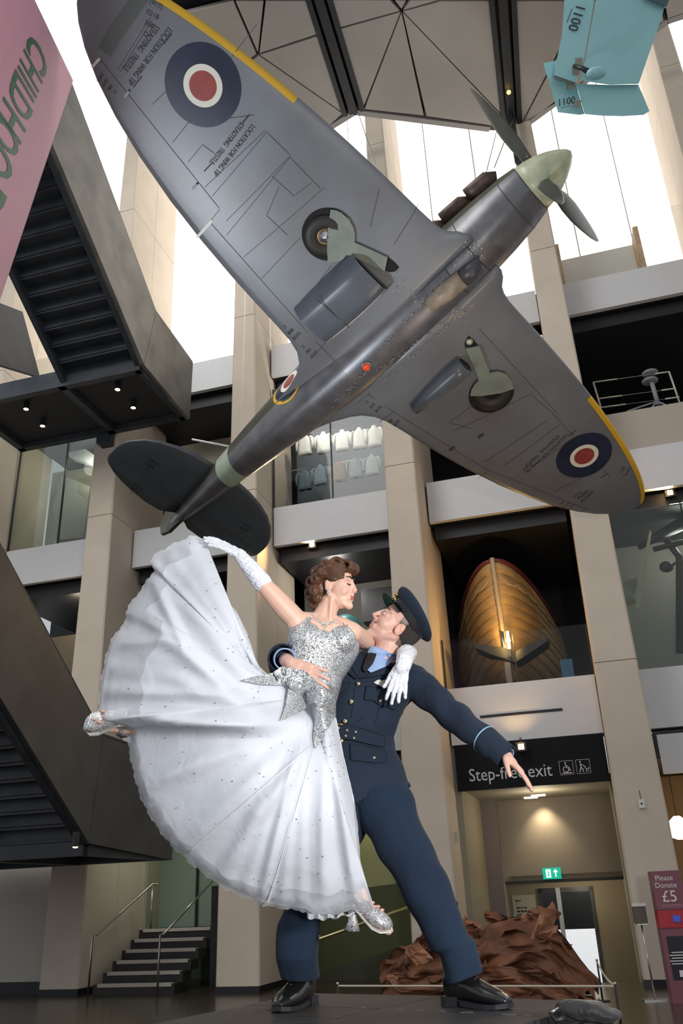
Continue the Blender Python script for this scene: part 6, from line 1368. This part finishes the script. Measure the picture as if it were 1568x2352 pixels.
lamp('POINT', 'west_lower_light', tuple(F(-5.2, 1.7, 8.3)), 14, (1, .85, .6), .2)
# radar mast inside a wire frame, second floor right
mp_ = fo(1497, 880, 1.7); ms = root('radar_mast', np.array([mp_[0], mp_[1], 10]), 'grey drum headed mast on a tripod behind the balcony right of the wing', 'mast')
GA = mat('mast_grey', (.33, .36, .38), .45)
for y_ in (858, 876): q = fo(1492, y_, 1.7); MB().lathe(q-UP*.03, UP, [(0, .12), (.02, .18), (.05, .18), (.07, .1)], 20).build('drum', GA, ms, True)
MB().tube([fo(1493, 868, 1.7), fo(1511, 930, 1.7)], .05, 10).build('column', GA, ms, True)
for x, y in ((1440, 945), (1490, 945), (1540, 935)): MB().tube([fo(1508, 922, 1.7), fo(x, y, 1.6)], .022, 6).build('leg', GA, ms, True)
fr_ = root('wire_frame', fo(1440, 940, 1.5), 'pale tube frame strung with tension wires behind the balcony', 'frame'); TB = mat('pale_tube', (.62, .58, .48), .4)
for a, b_ in (((1362, 878), (1380, 938)), ((1536, 854), (1562, 930))): MB().tube([fo(*a, 1.5), fo(*b_, 1.5)], .022, 6).build('upright', TB, fr_, True)
for a, b_ in (((1362, 878), (1536, 854)), ((1372, 916), (1552, 892)), ((1380, 936), (1560, 912))):
    A, B_ = fo(*a, 1.5), fo(*b_, 1.5); MB().tube([A, B_], .006, 5).build('tension_wire', STEEL, fr_)
    for t0, t1_ in ((0, .32), (.82, 1)): MB().tube([A+(B_-A)*t0, A+(B_-A)*t1_], .018, 6).build('turnbuckle', TB, fr_, True)
for k, (x, y) in enumerate(((1391, 733), (1425, 725), (1460, 717))):
    q = fo(x, y, 1.4); sp = root('spotlight', q, 'silver ball spotlight under the top balcony on the right', 'spotlight', 'ball spotlights under the right balcony'); MB().ell(q, (.05, .05, .05)).build('ball', mat('spot_silver', (.75, .74, .70), .25, metal=.8), sp, True); MB().tube([q, q+UP*.12], .012, 6).build('stem', BLACK, sp)
# first floor right: gun and lamp shapes behind glass
gn = root('mounted_gun', fo(1560, 1300, 2), 'dark long-barrelled gun mounted behind the right gallery glass', 'gun'); DK = mat('gun_dark', (.025, .022, .02), .5)
MB().tube([fo(1466, 1258, 2), fo(1500, 1238, 2), fo(1580, 1195, 2)], [.06, .09, .16], 10).build('barrel', DK, gn, True); MB().tube([fo(1500, 1262, 2), fo(1590, 1240, 2)], .06, 8).build('recuperator', DK, gn, True); MB().tube([fo(1530, 1240, 2.05), fo(1560, 1280, 2.1), fo(1560, 1500, 2.2)], .08, 8).build('mount', DK, gn, True)
hp_ = fo(1530, 1302, 1.8); hd = root('studio_lamp', hp_, 'round black lamp head on an arm behind the right gallery glass', 'lamp'); MB().ell(hp_, (.15, .12, .12)).build('head', DK, hd, True); MB().tube([hp_, fo(1575, 1285, 1.8)], .03, 6).build('arm', DK, hd, True)
MB().prism([fo(1492, 1215, 1.6), fo(1496, 1225, 1.6), fo(1470, 1395, 1.6), fo(1458, 1400, 1.6), fo(1478, 1280, 1.6)], NV*.04).build('pale_reflection_strip', mat('cream_reflection', (.55, .50, .36), .6), label='pale slanted painted reflection behind the right gallery glass', cat='glare')  # pale strip imitates a reflection on the glass, no solid part there
# café lamps at the far right
for k, (x, y, r_) in enumerate(((1558, 1900, .15), (1600, 1880, .14))):
    q = fo(x, y, 2.2); sp = root('pendant_lamp', q, 'glowing cream pendant lamp in the café right of the last pier', 'pendant lamp', 'pendant lamps in the café'); MB().lathe(q-UP*.22, UP, [(0, .05), (.04, r_), (.34, r_), (.42, .06)], 16).build('shade', mat('pendant_glow', (1, .85, .6), .5, emit=2.2, ecol=(1, .78, .45)), sp, True); MB().tube([q+UP*.2, q+UP*1.4], .008, 5).build('cord', BLACK, sp)
MB().fbox(7.95, 10.6, 1.0, 1.1, 3.32, 4.02).build('trim_98', WHITEP, kind='structure')
lamp('POINT', 'cafe_light', tuple(F(9, 2.2, 2.6)), 20, (1, .75, .4), .3)
MB().fbox(7.9, 14, 4.2, 4.3, 0, 4.1).build('wall_cafe', mat('cafe_wall', (.25, .15, .07), .6), kind='structure')
MB().fbox(7.9, 14, 1.1, 4.2, 3.6, 4.1).build('ceiling_cafe', BLACK, kind='structure')
MB().fbox(-12, -3.9, 1.2, 1.3, 0, 4.2).build('wall_back_left', GREYW, kind='structure'); MB().fbox(-3.4, .2, 5.2, 5.3, 0, 4.2).build('wall_back_stairs', GREYW, kind='structure'); MB().fbox(.2, 4.0, 4.6, 4.7, 0, 4.2).build('wall_back_passage', LIMEW, kind='structure')
MB().fbox(-12, 4.0, 1.2, 5.2, 3.95, 4.12).build('ceiling_ground', BLACK, kind='structure')
